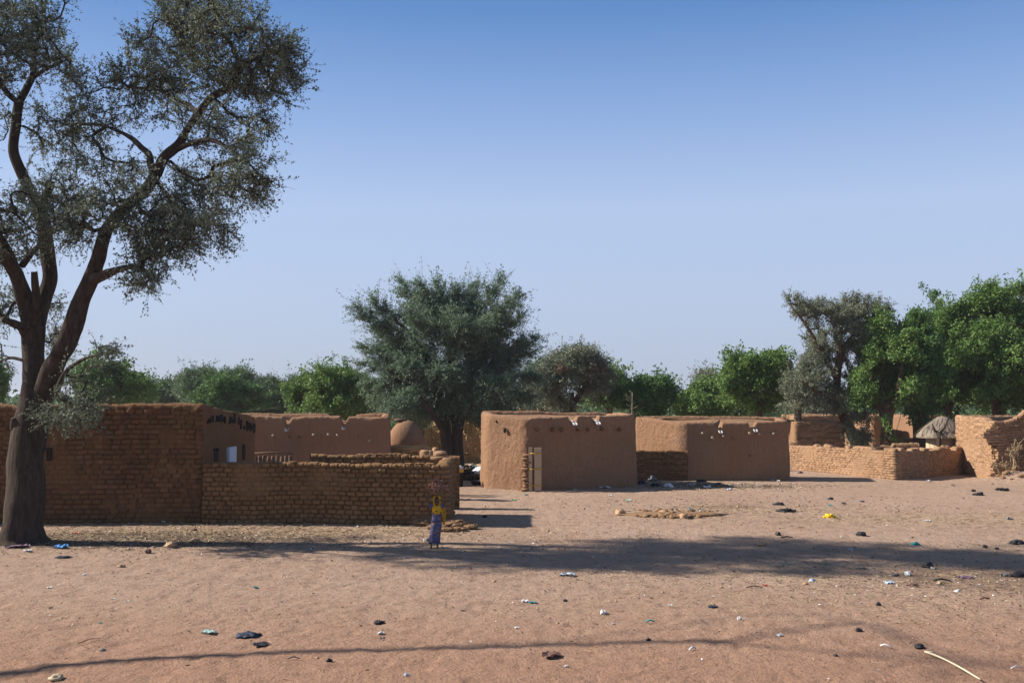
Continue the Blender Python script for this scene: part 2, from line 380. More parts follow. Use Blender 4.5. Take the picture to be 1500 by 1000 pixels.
def brickfield(s, z, bl, ch, depth, seed, wear=.35, jit=.5):
    zz = z+.03*vn(s*.6, 0, z*.3, seed+3)+.012*vn(s*3.1, 0, z*2, seed+13); row = np.floor(zz/ch); fz = zz/ch-row
    off = (row % 2)*.5*bl+hsh(row, 3, 1, seed)*bl*jit
    u = (s+off+.03*vn(s*2, z*8, 0, seed))/bl; colm = np.floor(u); fu = u-colm
    sh = (hsh(colm, row, 2, seed)-.5)*.34; fu = np.clip(fu+sh*np.sin(fu*math.pi), 0, 1)
    eu = np.minimum(fu, 1-fu)*bl; ez = np.minimum(fz, 1-fz)*ch
    e = np.minimum(eu, ez*1.15); r = sstep(.003, .024, e)
    d = r*depth+(hsh(colm, row, 5, seed)-.5)*depth*.9*r
    w = sstep(.1, .6, fbm(s*.6, z*.9, 0, seed+9)+wear-.35)
    d = d*(1-w*.7)+w*depth*.4
    global TONE
    TONE = (.35+.65*hsh(colm, row, 8, seed))*r*(1-w*.5)+w*.3
    return d+depth*.22*fbm(s*9, z*9, 0, seed+4)
def wall(name, C, Hs, thick, mat, label=None, cat=None, step=.03, bl=.36, ch=.125, depth=.03, seed=1, ragged=.0, rad=0, parent=None, wear=.35,
         jag=None, H_pts=None, group=None, zbase=-.08, topgap=.03, jit=.5, smooth=True):
    """free-standing mud-brick wall along polyline C (front face right of travel)"""
    P, N, s, e = path_samples(C, False, step, rad)
    if H_pts is not None: H = np.interp(s/s[-1], [a for a, b in H_pts], [b for a, b in H_pts])
    else: H = np.full(len(s), Hs)
    if ragged:
        k = np.floor(s/bl+.37); H = H-np.floor(hsh(k, 1, 1, seed)*ragged+hsh(np.floor(k/3), 2, 2, seed)*ragged*.8)*ch
    cu = (s+.18*bl)/bl*.8; fu = cu-np.floor(cu); H = H+(hsh(np.floor(cu), 7, 7, seed)-.5)*.035-topgap*(1-sstep(.0, .10, np.minimum(fu, 1-fu)))
    H = H+.02*fbm(s*1.1, 0, 0, seed)
    mit = np.ones(len(s))
    for i_ in range(1, len(s)-1):
        a_ = P[i_]-P[i_-1]; a_ = np.array((a_[1], -a_[0]))/np.linalg.norm(a_); mit[i_] = 1/max(.4, float(np.dot(a_, N[i_])))
    nz = max(6, int(H.max()/step)); nb = max(6, nz//3); n = len(s); t2 = thick/2
    fz = np.linspace(0, 1, nz); rows = []; tones = []
    g = gz(P[:, 0], P[:, 1]) if parent is None else gz(P[:, 0], P[:, 1])
    def side(fr, sg):
        for f in fr:
            z = zbase+(H-zbase)*f; top = H-z
            d = brickfield(s+sg*3.7, z, bl, ch, depth, seed+(0 if sg > 0 else 50), wear, jit)
            o = t2-.05*(1-np.clip(top/.05, 0, 1))**2
            o = o+d+.02*fbm(s*.5, z*.7, sg, seed+20); tones.append(TONE)
            q = P+N*(sg*o*mit)[:, None]
            rows.append(np.stack([q[:, 0], q[:, 1], z+g], -1))
    side(fz, 1)
    for f in (.5, 0., -.5):
        q = P+N*(t2*f*mit)[:, None]; tones.append(np.full(n, .6)); rows.append(np.stack([q[:, 0], q[:, 1], H+g+.012*fbm(s*8, f, 0, seed)+.008], -1))
    side(np.linspace(1, 0, nb), -1)
    V = np.stack(rows, 1)                       # n x k x 3
    if jag is not None:                         # broken start: push the first metre in and out course by course
        zc = V[..., 2]-g[:, None]; r = np.floor(zc/ch)
        o = jag(zc)+(hsh(r, 4, 4, seed)-.5)*.30
        T0 = (P[1]-P[0])/np.linalg.norm(P[1]-P[0]); L = 1.0
        k = np.clip(1-(s/L), 0, 1)[:, None]
        V[..., 0] += T0[0]*o*k; V[..., 1] += T0[1]*o*k
    kk = V.shape[1]
    mb = MB(); q = grid_faces(n, kk); mb.add(V, q, [list(range(kk))[::-1], [(n-1)*kk+i for i in range(kk)]])
    # flat, rough ends
    o = mb.build(name, mat, parent, smooth, tone=np.stack(tones, 1))
    if label: tag(o, label, cat, group)
    return o
def building(name, C, Hc, mat, parent, step=.06, rad=.22, seed=1, notches=(), ndepth=.3, roofd=.3, par=.38, bricks=None, rough=.03, batter=.05, lumps=.03, roofmat=None, hump=.1):
    """C: corners (front edge first, outward = right of travel). notches: (edge, t, half width)"""
    P, N, s, e = path_samples(C, True, step, rad); n = len(P)
    nC = len(C); Cc = np.array([c[:2] for c in C], float); Hc = np.asarray(Hc, float)
    H = np.zeros(n)
    for i in range(n):
        a = Cc[e[i]]; b = Cc[(e[i]+1) % nC]; t = np.clip(np.dot(P[i]-a, b-a)/np.dot(b-a, b-a), 0, 1)
        H[i] = Hc[e[i]]*(1-t)+Hc[(e[i]+1) % nC]*t
    H = H+lumps*fbm(P[:, 0]*.9, P[:, 1]*.9, 0, seed)+lumps*.5*vn(P[:, 0]*4, P[:, 1]*4, 0, seed+1)
    H0 = H.copy(); inn = np.zeros(n)
    for (ed, t, hw) in notches:
        c = Cc[ed]+(Cc[(ed+1) % nC]-Cc[ed])*t; d = np.linalg.norm(P-c, axis=1)
        w = 1-sstep(hw*.7, hw*1.25, d); w = w*(e == ed); H = H-w*ndepth; inn = np.maximum(inn, w)
    nz = int(H.max()/step)+2; rows = []; zb = -.12
    prof = [(0, .16), (.006, .09), (.022, .045), (.055, .014), (.11, 0), (.24, -.01), (.31, .03), (par-.02, .12), (par, max(.2, roofd*.7)), (par+.02, roofd)]
    tones = []
    def emit(z, o, top=False):
        tn = np.full(n, .6)
        d = rough*.55*fbm(P[:, 0]*1.1, P[:, 1]*1.1, z*1.1, seed+5, 2)+rough*.40*fbm(P[:, 0]*9, P[:, 1]*9, z*4.5, seed+6, 3)
        if bricks is not None and not top:
            bm = np.isin(e, bricks['edges']).astype(float)
            d = d*(1-.3*bm)+bm*(brickfield(s, z, bricks['bl'], bricks['ch'], bricks['depth'], seed, bricks.get('wear', .35))-bricks['depth']*.5); tn = TONE*bm+.6*(1-bm)
        tones.append(tn)
        q = P+N*(o+d)[:, None]; return q
    zt = H-prof[0][1]
    for f in np.linspace(0, 1, nz):
        z = zb+(zt-zb)*f; o = batter*(1-z/np.maximum(H, .1)); q = emit(z, o); rows.append(np.stack([q[:, 0], q[:, 1], z], -1))
    for k, (ins, dz) in enumerate(prof[1:]):
        if k >= 6: z = np.minimum(H-.0, H0-dz) if roofd > 0 else H-dz
        else: z = H-dz
        z = z+.5*lumps*vn(P[:, 0]*3, P[:, 1]*3, k*.3, seed+8)+.45*lumps*vn(P[:, 0]*11, P[:, 1]*11, k*.8, seed+9)
        q = emit(z, np.full(n, -ins), True); rows.append(np.stack([q[:, 0], q[:, 1], z], -1))
    cen = Cc.mean(0); last = rows[-1]
    for f in (.12, .3, .5, .7, .88):
        tones.append(np.full(n, .6))
        q = last[:, :2]+(cen-last[:, :2])*f; z = last[:, 2]*(1-f)+(H0.mean()-roofd+hump)*f+.03*fbm(q[:, 0]*1.2, q[:, 1]*1.2, 0, seed+2)
        rows.append(np.stack([q[:, 0], q[:, 1], z], -1))
    V = np.stack(rows, 1); k = V.shape[1]
    V[..., 2] += gz(V[..., 0], V[..., 1])*.6
    mb = MB(); mb.add(V, grid_faces(n, k, True), [[i*k+k-1 for i in range(n)]])
    return mb.build(name, mat, parent, tone=np.stack(tones, 1))
def pole_ends(parent, spots, mat_side, mat_end, seed=0):
    rr = random.Random(seed)
    for (p, nrm, r, L) in spots:
        mb = MB(); d = np.array((nrm[0]+rr.uniform(-.2, .2), nrm[1]+rr.uniform(-.2, .2), rr.uniform(-.25, .1))); d /= np.linalg.norm(d)
        tube(mb, [p-d*.12, p+d*L*.5, p+d*L], [r, r*1.02, r*.93], 9, True, .08, seed)
        mb.build('beam_end', mat_end if r > .045 else mat_side, parent)
def spout(parent, p, nrm, L=.42, w=.13):
    n = np.array((nrm[0], nrm[1], -.22)); n /= np.linalg.norm(n); side = np.array((-nrm[1], nrm[0], 0)); mb = MB()
    pr = [(-w/2, .07), (-w/2*.9, 0), (0, -.015), (w/2*.9, 0), (w/2, .07)]; pr = pr+[(a*.86, b+.012) for a, b in pr[::-1]]
    V = []
    for t in (-.25, L*.5, L): V += [p+n*t+side*a+np.array((0, 0, b)) for a, b in pr]
    k = len(pr); Q = [(i*k+j, i*k+(j+1) % k, (i+1)*k+(j+1) % k, (i+1)*k+j) for i in range(2) for j in range(k)]
    Q += [(a, a+1, k-2-a, k-1-a) for a in range(4)]+[(2*k+k-1-a, 2*k+k-2-a, 2*k+a+1, 2*k+a) for a in range(4)]
    mb.add(V, Q); mb.build('drain_spout', M['tin'], parent, False)

# --- tall brick house on the left
A = (-8.47, 27.5); yT = 27.5
hT = HZ(300, 592, 27.5)
h1 = empty('mud_house', (-14, 30, 0), 'long tall brick house behind the big tree, black marks on its end wall', 'house')
hside = HZ(371, 611, 32.9)
building('wall', [(-21.5, 27.45), A, (-8.47, 33.0), (-21.5, 33.0)], [hT-.02, hT, hside, hT-.1], M['brick_old'], h1, .035, .13, 11,
         bricks=dict(edges=[0], bl=.25, ch=.134, depth=.05, wear=.22), rough=.025, batter=.03, lumps=.03)
# painted marks, slit windows, pale panel on the end wall (plane x = -8.47)
XS = -8.47
def on_side(px, py):
    Y = XS*FPX/(px-750)*CP; Y = XS/((px-750)/FPX)*ray(px, py)[1]; return np.array((XS, Y, HZ(px, py, Y)))
def side_patch(mb, px, py, w, h, rot=0, x0=-.05, x1=.045, seed=0):
    c = on_side(px, py); rr = np.random.RandomState(seed); n = 9; V = []
    a = np.arange(n)/n*2*math.pi
    for x in (x0, x1):
        for k in range(n):
            e = rr.uniform(.85, 1.1); u = np.sign(np.cos(a[k]))*abs(np.cos(a[k]))**.6*w/2*e; v = np.sign(np.sin(a[k]))*abs(np.sin(a[k]))**.6*h/2*e
            V.append((XS+x, c[1]+u*math.cos(rot)-v*math.sin(rot), c[2]+u*math.sin(rot)+v*math.cos(rot)))
        rr = np.random.RandomState(seed)
    Q = [(k, (k+1) % n, n+(k+1) % n, n+k) for k in range(n)]
    mb.add(V, Q, [list(range(n, 2*n))])
mk_ = {}
for k, (px, py, w, h, r) in enumerate([(305, 616, .18, .07, .4), (308, 613.5, .3, .06, .3), (311, 613, .06, .16, 0), (304.5, 618, .2, .05, .2), (308, 617, .25, .06, .1),
                          (317, 613, .07, .16, 0), (320, 610.5, .5, .05, .1), (325, 612, .3, .06, -.5), (328.5, 615, .07, .18, .2), (321, 616.5, .8, .05, -.03), (323, 613.5, .4, .08, 0),
                          (336, 616, .08, .18, 0), (338, 613, .3, .06, -.4), (341, 614, .3, .07, .5), (343, 612, .05, .3, 0), (338, 618, .5, .06, 0),
                          (349, 616, .12, .22, .3), (352, 621, .1, .28, -.2), (350, 619, .3, .06, 0), (357, 626, .12, .1, 0),
                          (361, 624, .1, .28, 0), (363, 621, .4, .08, -.4), (366, 625, .12, .26, .2), (364, 626, .5, .14, 0), (369, 626, .4, .14, 0), (371.5, 627, .14, .3, 0)]):
    gq = 0 if px < 315 else 1 if px < 331 else 2 if px < 346 else 3 if px < 355 else 4 if px < 359 else 5
    side_patch(mk_.setdefault(gq, MB()), px, py, w*1.15, h*1.15, r, seed=k)
for m_ in mk_.values(): m_.build('painted_mark', M['dark'], h1, False)
mb = MB(); side_patch(mb, 315.5, 666, .35, .42, seed=50); side_patch(mb, 315, 658, .55, .07, seed=51); mb.build('slit_window', M['hole_shade_hair'], h1, False)  # slits are flat patches, the shade inside them painted dark
mb = MB(); side_patch(mb, 355.8, 661, .28, .5, seed=52); side_patch(mb, 355, 671, .2, .1, seed=53); mb.build('slit_window', M['hole_shade_hair'], h1, False)
c = on_side(337, 667); box(MB() if False else (mb := MB()), (XS+.03, c[1], c[2]-.05), (.12, .78, .62), b=.01); mb.build('door_panel', M['paint_white'], h1, False)
# small opening in the long wall, its shade a dark painted block, a brick standing in it
c = W(66, 665, 27.42)
mb = MB(); box(mb, (c[0], 27.5, c[2]), (.36, .20, .36), seed=3); mb.build('window', M['hole_shade_hair'], h1, False)
mb = MB(); box(mb, (c[0]-.02, 27.42, c[2]-.08), (.14, .1, .19), seed=4); box(mb, (c[0]-.02, 27.42, c[2]+.06), (.12, .1, .08), seed=5); mb.build('window_brick', M['brick_old'], h1, False)

# --- second house (plastered) behind the low compound wall
y2 = 40.0; xl = -12.0; xr = W(572, 640, y2)[0]; z2 = HZ(480, 610, y2)
h2 = empty('mud_house', ((xl+xr)/2, 42, 0), 'flat roofed plastered house behind the low brick compound wall, beside the dome granary', 'house')
nn = [((W(px, 640, y2)[0]-xl)/(xr-xl)) for px in (420, 503.5)]
building('wall', [(xl, y2), (xr, y2), (W(571, 640, 43.6)[0], 43.6), (xl, 43.6)], [z2, z2, z2+.06, z2+.05], M['plaster_red'], h2, .055, .26, 21,
         notches=[(0, nn[0], .13), (0, nn[1], .12), (2, .3, .5)], rough=.035, roofd=.32)
for px, py in ((421, 629), (504, 627)): spout(h2, W(px, py, y2-.02), (0, -1), .22)
ends = [(401, 637, .07), (423.5, 639, .055), (438.5, 640, .05), (460, 636, .07), (481, 636, .08), (495, 637, .065), (525, 638, .045), (541.5, 645, .07)]
pole_ends(h2, [(W(px, py, y2-.02), (0, -1), r*.75, .12) for px, py, r in ends], M['wood_dark'], M['pole_end'], 3)
c = W(398, 669, 38.8); c0 = c.copy()
sh = empty('animal_pen', (c[0], c[1], 0), 'low dark wooden rail shelter against the second house behind the low wall', 'pen')
mb = MB()
for k in range(9): box(mb, (c[0]-.64+k*.17, 38.85, .6), (.14, .05, 1.2+.03*(k % 3)), seed=k)
mb.build('plank_side', M['wood_dark'], sh)
mb = MB(); tube(mb, [(c[0]-.85, 38.8, c[2]+.13), (c[0], 38.78, c[2]+.17), (c[0]+.82, 38.8, c[2]+.12)], [.035, .04, .03], 7); mb.build('rail', M['wood_dark'], sh)

# --- low compound wall of clean bricks, three pieces
zc = HZ(480, 679, 27.5)
wall('compound_wall', [(-8.44, 27.5), (-1.90, 27.5), (-1.90, 30.2)], zc, .26, M['brick'], 'low wall of neat rounded mud bricks directly behind the woman with the bowl', 'wall',
     step=.019, bl=.232, ch=.126, depth=.06, seed=31, wear=.08, ragged=.0, jit=.3, topgap=.035)
zb_ = HZ(550, 666, 31.6)
wall('compound_wall', [(W(455, 670, 31.6)[0], 31.6), (-1.66, 31.6)], zb_, .26, M['brick'], 'sunlit top of a parallel brick wall seen over the low compound wall', 'wall',
     step=.03, bl=.235, ch=.126, depth=.055, seed=33, wear=.0, jit=.3, topgap=.05)
st = empty('mud_bench', (-2.0, 26.9, 0), 'crumbling mud step around the corner of the low brick wall', 'step')
mb = MB()
for k, (px, py, w, d, h) in enumerate([(626, 767, .95, .5, .22), (668, 768, .75, .6, .2), (690, 771, .35, .4, .12), (655, 775, .5, .3, .1), (673, 775, .35, .3, .12), (640, 772, .5, .4, .12)]):
    c = G(px, py+3); blob(mb, (c[0], c[1]+.12, h*.3), (w*.52, d*.5, h*.5), k+3, .4, 4.5, 40, 20)
    box(mb, (c[0], c[1]+.15, h*.3), (w*.85, d*.75, h*.66), .1*k, .05, seed=k)
mb.build('step_block', M['mud_plain'], st)
# pot-like broken brick stub on the wall corner
mb = MB(); 
for k, (px, py, Y, s3) in enumerate([(643, 671, 29.9, (.5, .28, .12)), (646, 665, 30, (.34, .26, .12)), (657, 673, 29.5, (.3, .26, .11))]):
    c = W(px, py, Y); box(mb, (c[0], c[1], c[2]), s3, .2*k, .03, seed=k)
tag(mb.build('loose_bricks', M['mud_plain']), 'few loose mud bricks lying on top of the compound wall corner', 'bricks')

# --- building in the middle with the plank gate
B1 = np.array((.55, 37.55)); B0 = np.array((W(714, 700, 38.7)[0], 38.7)); B2 = np.array((W(934, 700, 39.15)[0], 39.15))
back = (B2-B1); bk = np.array((-back[1], back[0]))/np.linalg.norm(back)
B3 = B2+bk*2.5; B4 = B0+bk*1.5+np.array((.2, 0))
hA = HZ(770, 612, 37.55); hB = HZ(930, 607, 39.15); h0 = HZ(720, 605, B0[1])
h3 = empty('mud_house', ((B1[0]+B2[0])/2, 39.5, 0), 'plastered hut in the middle with a bright left face and gate at its corner', 'house')
building('wall', [B0, B1, B2, B3, B4], [h0-.02, hA, hB, hB+.0, h0+.08], M['plaster'], h3, .05, .26, 41,
         notches=[(1, .413, .15), (1, .617, .13)], ndepth=.24, rough=.035, lumps=.025, batter=.06, roofd=.13, hump=.10)
nrm = np.array((back[1], -back[0]))/np.linalg.norm(back)
def on_b(px, py):
    t = 0
    for _ in range(30):
        Y = B1[1]+back[1]*t; x = W(px, py, Y)[0]; t = (x-B1[0])/back[0]
    return np.array((x, Y, HZ(px, py, Y)))
for px, py in ((839, 620), (873, 619)): spout(h3, on_b(px, py), nrm, .30)
pole_ends(h3, [(on_b(px, py), nrm, r, .13) for px, py, r in [(786, 629, .06), (808, 629, .09), (822, 629, .09), (845, 629, .06), (860, 629, .07), (881, 628, .08), (906, 629, .08)]],
          M['plaster_red'], M['brick_old'], 5)
for px, py, r in ((739.5, 630, .10), (727, 617, .05)):
    c = W(px, py, 38.08 if px > 730 else 38.4); mb = MB(); blob(mb, c, (r*.6, .05, r), 3, .3); mb.build('vent_hole', M['hole_shade_hair'], h3)  # solid dark discs paint the shade of the vents
# rough brick jamb and plank gate
mb = MB()
c0 = G(771, 719)
for k in range(11): box(mb, (c0[0]+.04*(((k*7) % 3)-1), c0[1]-.02+.03*((k*5) % 3), .06+.125*k), (.30-.05*(k % 2), .3, .115), .2*((k*3) % 4-1.5)*.3, .03, seed=k)
tag(mb.build('brick_jamb', M['mud_plain']), 'rough narrow pillar of broken mud bricks between hut corner and plank gate', 'pillar')
g = empty('plank_gate', (c0[0]+.3, c0[1], 0), 'narrow gate of grey upright planks held by three yellow bars', 'gate')
zt = HZ(784, 655, c0[1]-.1)
for px, w in ((777, .13), (788, .26)):
    mb = MB(); c = W(px, 700, c0[1]-.12); box(mb, (c[0], c[1], zt/2), (w, .035, zt-.02*(w > .2)), .02, .006, seed=int(px)); mb.build('plank', M['wood_pale'], g, False)
for py in (664, 687, 711):
    z = HZ(784, py, c0[1]-.15); mb = MB(); a = W(776, py, c0[1]-.16); b = W(795, py, c0[1]-.16)
    tube(mb, [(a[0], a[1], z), (b[0], b[1], z+.01)], .015, 8); mb.build('crossbar', M['yellow'], g)

# --- right-hand hut and the low wall that links both
C1 = np.array((W(1000, 700, 41.9)[0], 41.9)); C2 = np.array((W(1158, 700, 42.0)[0], 42.0)); C0 = np.array((5.30, 44.0)); C3 = C2+np.array((.25, 2.3))
hC = HZ(1000, 619, 41.9); hD = HZ(1155, 617, 42.0)
h4 = empty('mud_house', ((C1[0]+C2[0])/2, 43.5, 0), 'flat mud plastered hut right of centre with sunlit roof and two notched spouts', 'house')
building('wall', [C0, C1, C2, C3], [HZ(945, 609, 44.0)-.0, hC, hD, HZ(1120, 610, 44.3)], M['plaster'], h4, .055, .34, 51,
         notches=[(1, .34, .14), (1, .65, .13)], ndepth=.24, rough=.032, lumps=.022, batter=.04, roofd=.12, hump=.14)
nr4 = np.array(((C2-C1)[1], -(C2-C1)[0])); nr4 /= np.linalg.norm(nr4)
def on_c(px, py):
    Y = 41.9+.1*(px-1000)/158; return W(px, py, Y)
for px, py in ((1054, 632), (1105, 630)): spout(h4, on_c(px, py), nr4, .30)
pole_ends(h4, [(on_c(px, py), nr4, r, .13) for px, py, r in [(1028, 634, .05), (1043, 641, .07), (1059, 638, .06), (1075, 641, .04), (1097, 634, .06), (1111, 635, .06), (1132, 635, .06), (1136, 634, .04), (1098, 667, .04)]],
          M['wood_dark'], M['pole_end'], 6)
wall('mud_wall', [(4.9, 41.6), (6.0, 42.0), (7.35, 42.05)], HZ(970, 660, 42.1), .4, M['brick_old'], 'short low brick wall filling the gap between the two middle huts', 'wall',
     step=.045, bl=.26, ch=.125, depth=.03, seed=55, wear=.7, topgap=.01)

# --- right: low compound wall round a yard
D0 = G(1150, 686); D1 = G(1311, 702); D2 = G(1445, 690)
t1 = np.linalg.norm(D1-D0); t2_ = np.linalg.norm(D2-D1); tt = t1/(t1+t2_)
wall('yard_wall', [D0[:2], D1[:2], D2[:2]], 1.3, .3, M['brick_pale'], 'low crumbling brick yard wall that turns a corner, left half sunlit, right half shaded', 'wall', step=.032, bl=.24, ch=.105, depth=.042,
     seed=61, wear=.12, ragged=1.1, jit=.6, H_pts=[(0, HZ(1155, 647, D0[1])), (.12*tt, HZ(1165, 651, 47.4)), (.7*tt, HZ(1240, 654, 44.5)), (tt, HZ(1310, 657, D1[1])), (tt+.5*(1-tt), HZ(1380, 656, 44.2)), (1, HZ(1445, 654, D2[1]))], topgap=.04)
# --- ruined corner at the right edge
E0 = np.array((G(1439, 700)[0], 42.4)); hE = HZ(1440, 620, 42.4)
def jagf(z):
    return np.interp(z, [0, .3, .9, 1.3, 1.6, 1.9, 2.3, 2.7, 3.2], [-.05, 0, .12, .3, -.25, -.35, .05, .35, .45])-.1
ruin = empty('ruined_house', (E0[0]+2, 43.5, 0), 'ruined brick house corner with jagged broken end at the right edge', 'ruin')
wall('front_wall', [E0+np.array((.3, 0)), E0+np.array((6.5, -.2))], hE, .34, M['brick_ruin'], step=.035, bl=.27, ch=.115, depth=.045, seed=71, wear=.05, ragged=.9, parent=ruin,
     H_pts=[(0, hE-.1), (.10, hE+.05), (.17, hE+.35), (.30, HZ(1480, 608, 42.3)), (1, HZ(1500, 606, 42.3))], jag=jagf, topgap=.05, smooth=False)
mb = MB(); rr = random.Random(9)
for r_ in range(int(hE/.115)+1):
    z = r_*.115+.06; x = E0[0]+float(jagf(z))+rr.uniform(-.10, .10)
    for q in range(3): box(mb, (x+.14+q*.26+rr.uniform(-.03, .03), E0[1]+rr.uniform(-.03, .03), z+float(gz(E0[0], E0[1]))), (.33, .40, .105), rr.uniform(-.12, .12), .022, seed=r_*3+q)
mb.build('broken_end', M['brick_pale'], ruin, False)
F0 = np.array((W(1421, 640, 45.6)[0], 46.6))
wall('side_wall', [F0, E0+np.array((.25, .2))], hE, .34, M['brick_pale'], step=.045, bl=.25, ch=.115, depth=.04, seed=72, wear=.3, ragged=.8, parent=ruin,
     H_pts=[(0, HZ(1424, 608, 46.6)), (.4, HZ(1428, 609, 45.0)), (.75, HZ(1436, 611, 43.2)), (1, HZ(1440, 618, 42.6))], topgap=.04)
wall('back_wall', [F0+np.array((.1, .1)), F0+np.array((6, .3))], HZ(1440, 608, 46.6), .34, M['brick_pale'], step=.07, bl=.34, ch=.115, depth=.03, seed=73, parent=ruin)
mb = MB(); rr = random.Random(5)
for k in range(46):
    t = rr.random(); x = E0[0]-.25+t*4.2; y = 41.9-rr.random()*1.1; z = float(gz(x, y)); s = rr.uniform(.06, .17)*(1.3 if rr.random() < .25 else .8)
    blob(mb, (x, y, z+s*.2), (s*1.3, s, s*.75), k, .45, 2.6, 14, 9)
for k in range(14):
    x = E0[0]+1.2+rr.random()*2.4; y = 41.9-rr.random()*.5; box(mb, (x, y, float(gz(x, y))+.06), (.3, .2, .11), rr.uniform(-1, 1), .03, seed=k)
tag(mb.build('rubble_pile', M['mud_plain']), 'pile of fallen brick rubble at the foot of the ruined wall', 'rubble')

# --- buildings in the yard behind
def small_house(px0, px1, py, Y, depth, label, mat, brick=True, seed=1, dz=0.0, skew=0.0):
    a = W(px0, py, Y); b = W(px1, py, Y); z = a[2]
    e = empty('mud_house', ((a[0]+b[0])/2, Y+depth/2, 0), label, 'house')
    building('wall', [(a[0], Y+skew), (b[0], Y), (b[0]+.2, Y+depth), (a[0], Y+depth)], [z, z+dz, z+dz, z], mat, e, .09, .25, seed,
             bricks=dict(edges=[0], bl=.34, ch=.12, depth=.022, wear=.3) if brick else None, roofd=.2, rough=.04); return e
small_house(1163, 1238, 617, 51.5, 4.0, 'small dark fronted brick house beyond the low sunlit wall, beside the bushy grey tree', M['brick_ruin'], True, 81)
small_house(1172, 1236, 608, 68, 5, 'far mud house with lit top seen above the roof of the small brick house', M['plaster'], False, 82)
small_house(1276, 1296, 607, 60, 5, 'far plastered house glimpsed behind the pollarded tree with upright shoots', M['plaster'], False, 83)
small_house(1350, 1385, 609, 58, 5, 'far reddish house just left of and behind the thatched hut', M['plaster_red'], False, 84)
wall('inner_wall', [W(1278, 648, 47.5)[:2], W(1345, 648, 47.2)[:2]], HZ(1300, 648, 47.3), .3, M['brick_ruin'], 'dark inner yard wall behind the yard corner', 'wall', step=.07, bl=.34, ch=.12, depth=.02, seed=85, ragged=.8)
wall('inner_wall', [W(1310, 641, 53)[:2], W(1372, 641, 53)[:2]], HZ(1340, 641, 53), .3, M['brick_ruin'], 'farther inner yard wall under the pollarded trees', 'wall', step=.08, bl=.34, ch=.12, depth=.02, seed=86, ragged=.8)
wall('inner_wall', [W(1330, 651, 46.4)[:2], W(1424, 652, 46.5)[:2]], HZ(1380, 652, 46.4), .3, M['brick_ruin'], 'crumbling inner wall below the thatched hut', 'wall', step=.07, bl=.34, ch=.12, depth=.02, seed=87, ragged=1.3)

# --- round thatched hut
Yh = 47.0; a = W(1367, 634, Yh); b = W(1416, 634, Yh); cx = (a[0]+b[0])/2; rw = (b[0]-a[0])/2*.98; ze = HZ(1390, 636, Yh); zp = HZ(1390, 612, Yh)
hut = empty('thatched_hut', (cx, Yh+rw, 0), 'round pale hut with a layered grey thatched roof inside the yard', 'hut')
mb = MB(); lathe(mb, [(rw, -.1), (rw, ze*.97), (rw*.9, ze)], 32, (cx, Yh+rw, 0), rough=.03); mb.build('wall', plain('pale_clay', (.42, .34, .24), .95, .12, 4), hut)
mb = MB(); prof = []; nl = 6
for k in range(nl):
    f0 = k/nl; f1 = (k+1)/nl; ro = (rw+.38)*(1-f0**1.35*.86); ri = (rw+.38)*(1-f1**1.35*.86)
    z0 = ze-.12+(zp-ze+.12)*f0; z1 = ze-.12+(zp-ze+.12)*f1
    prof += [(ro+.03, z0-.07), (ro+.05, z0), (ri+.05, z1-.0)]
prof.append((.05, zp+.05)); prof.insert(0, (rw*.9, ze-.12))
lathe(mb, prof, 72, (cx, Yh+rw, 0), rough=.05, seed=4, cap=True)
rr = np.random.RandomState(3)
for k in range(900):
    f = rr.rand()**.8; a_ = rr.rand()*2*math.pi; ro = (rw+.40)*(1-f**1.35*.86); z = ze-.05+(zp-ze+.12)*f
    p = np.array((cx+ro*math.cos(a_), Yh+rw+ro*math.sin(a_), z)); dr = np.array((math.cos(a_), math.sin(a_), -.62)); L = rr.uniform(.12, .3)
    sd = np.array((-math.sin(a_), math.cos(a_), 0))*.018; mb.add([p-sd, p+sd, p+dr*L+sd*.4, p+dr*L-sd*.4], [(0, 1, 2, 3)])
mb.build('roof', M['thatch'], hut, False)

# --- dome granaries beside the second house
def granary(px0, px1, pyt, pyb, Y, label, seed):
    a = W(px0, pyb, Y); b = W(px1, pyb, Y); cx = (a[0]+b[0])/2; r = (b[0]-a[0])/2; zb = a[2]; zt = HZ(px0, pyt, Y+r); h = zt-zb
    g = empty('granary', (cx, Y+r, 0), label, 'granary')
    mb = MB(); lathe(mb, [(r*.80, zb-.1), (r*.97, zb-.06), (r, zb+.08), (r*.98, zb+h*.3), (r*.86, zb+h*.55), (r*.62, zb+h*.8), (r*.36, zb+h*.95), (.05, zt)], 40, (cx, Y+r, 0), rough=.05, seed=seed)
    mb.build('dome', M['plaster_red'], g)
    mb = MB(); lathe(mb, [(.05, zt+.02), (.26, zt-.03), (.30, zt+.02), (.26, zt+.07), (.05, zt+.09)], 16, (cx-r*.35, Y+r, -.02), rough=.15); mb.build('lid', M['wood_dark'], g)
    for k in range(6):
        an = k*math.pi/3+.3; mb = MB(); tube(mb, [(cx+r*.8*math.cos(an), Y+r+r*.8*math.sin(an), -.1), (cx+r*.8*math.cos(an), Y+r+r*.8*math.sin(an), zb)], .07, 8, True, .15); mb.build('leg', M['wood_dark'], g)
granary(566, 618, 615, 652, 44.5, 'large earthen dome granary beside the second house', 91)
granary(588, 621, 628, 649, 47.5, 'smaller dome granary half hidden behind the large one', 92)
mb = MB(); rr = random.Random(8)
for k in range(130):
    c = W(rr.uniform(574, 618), rr.uniform(653, 665), 40.8+rr.random()*1.6); an = rr.uniform(-.5, .5); L = rr.uniform(.3, 1.0)
    d = np.array((math.cos(an), math.sin(an)*.6, rr.uniform(-.15, .15)))*L/2; tube(mb, [c-d, c+d*.1+np.array((0, 0, rr.uniform(-.03, .03))), c+d], rr.uniform(.015, .035), 5)
c = W(596, 664, 41.5); 
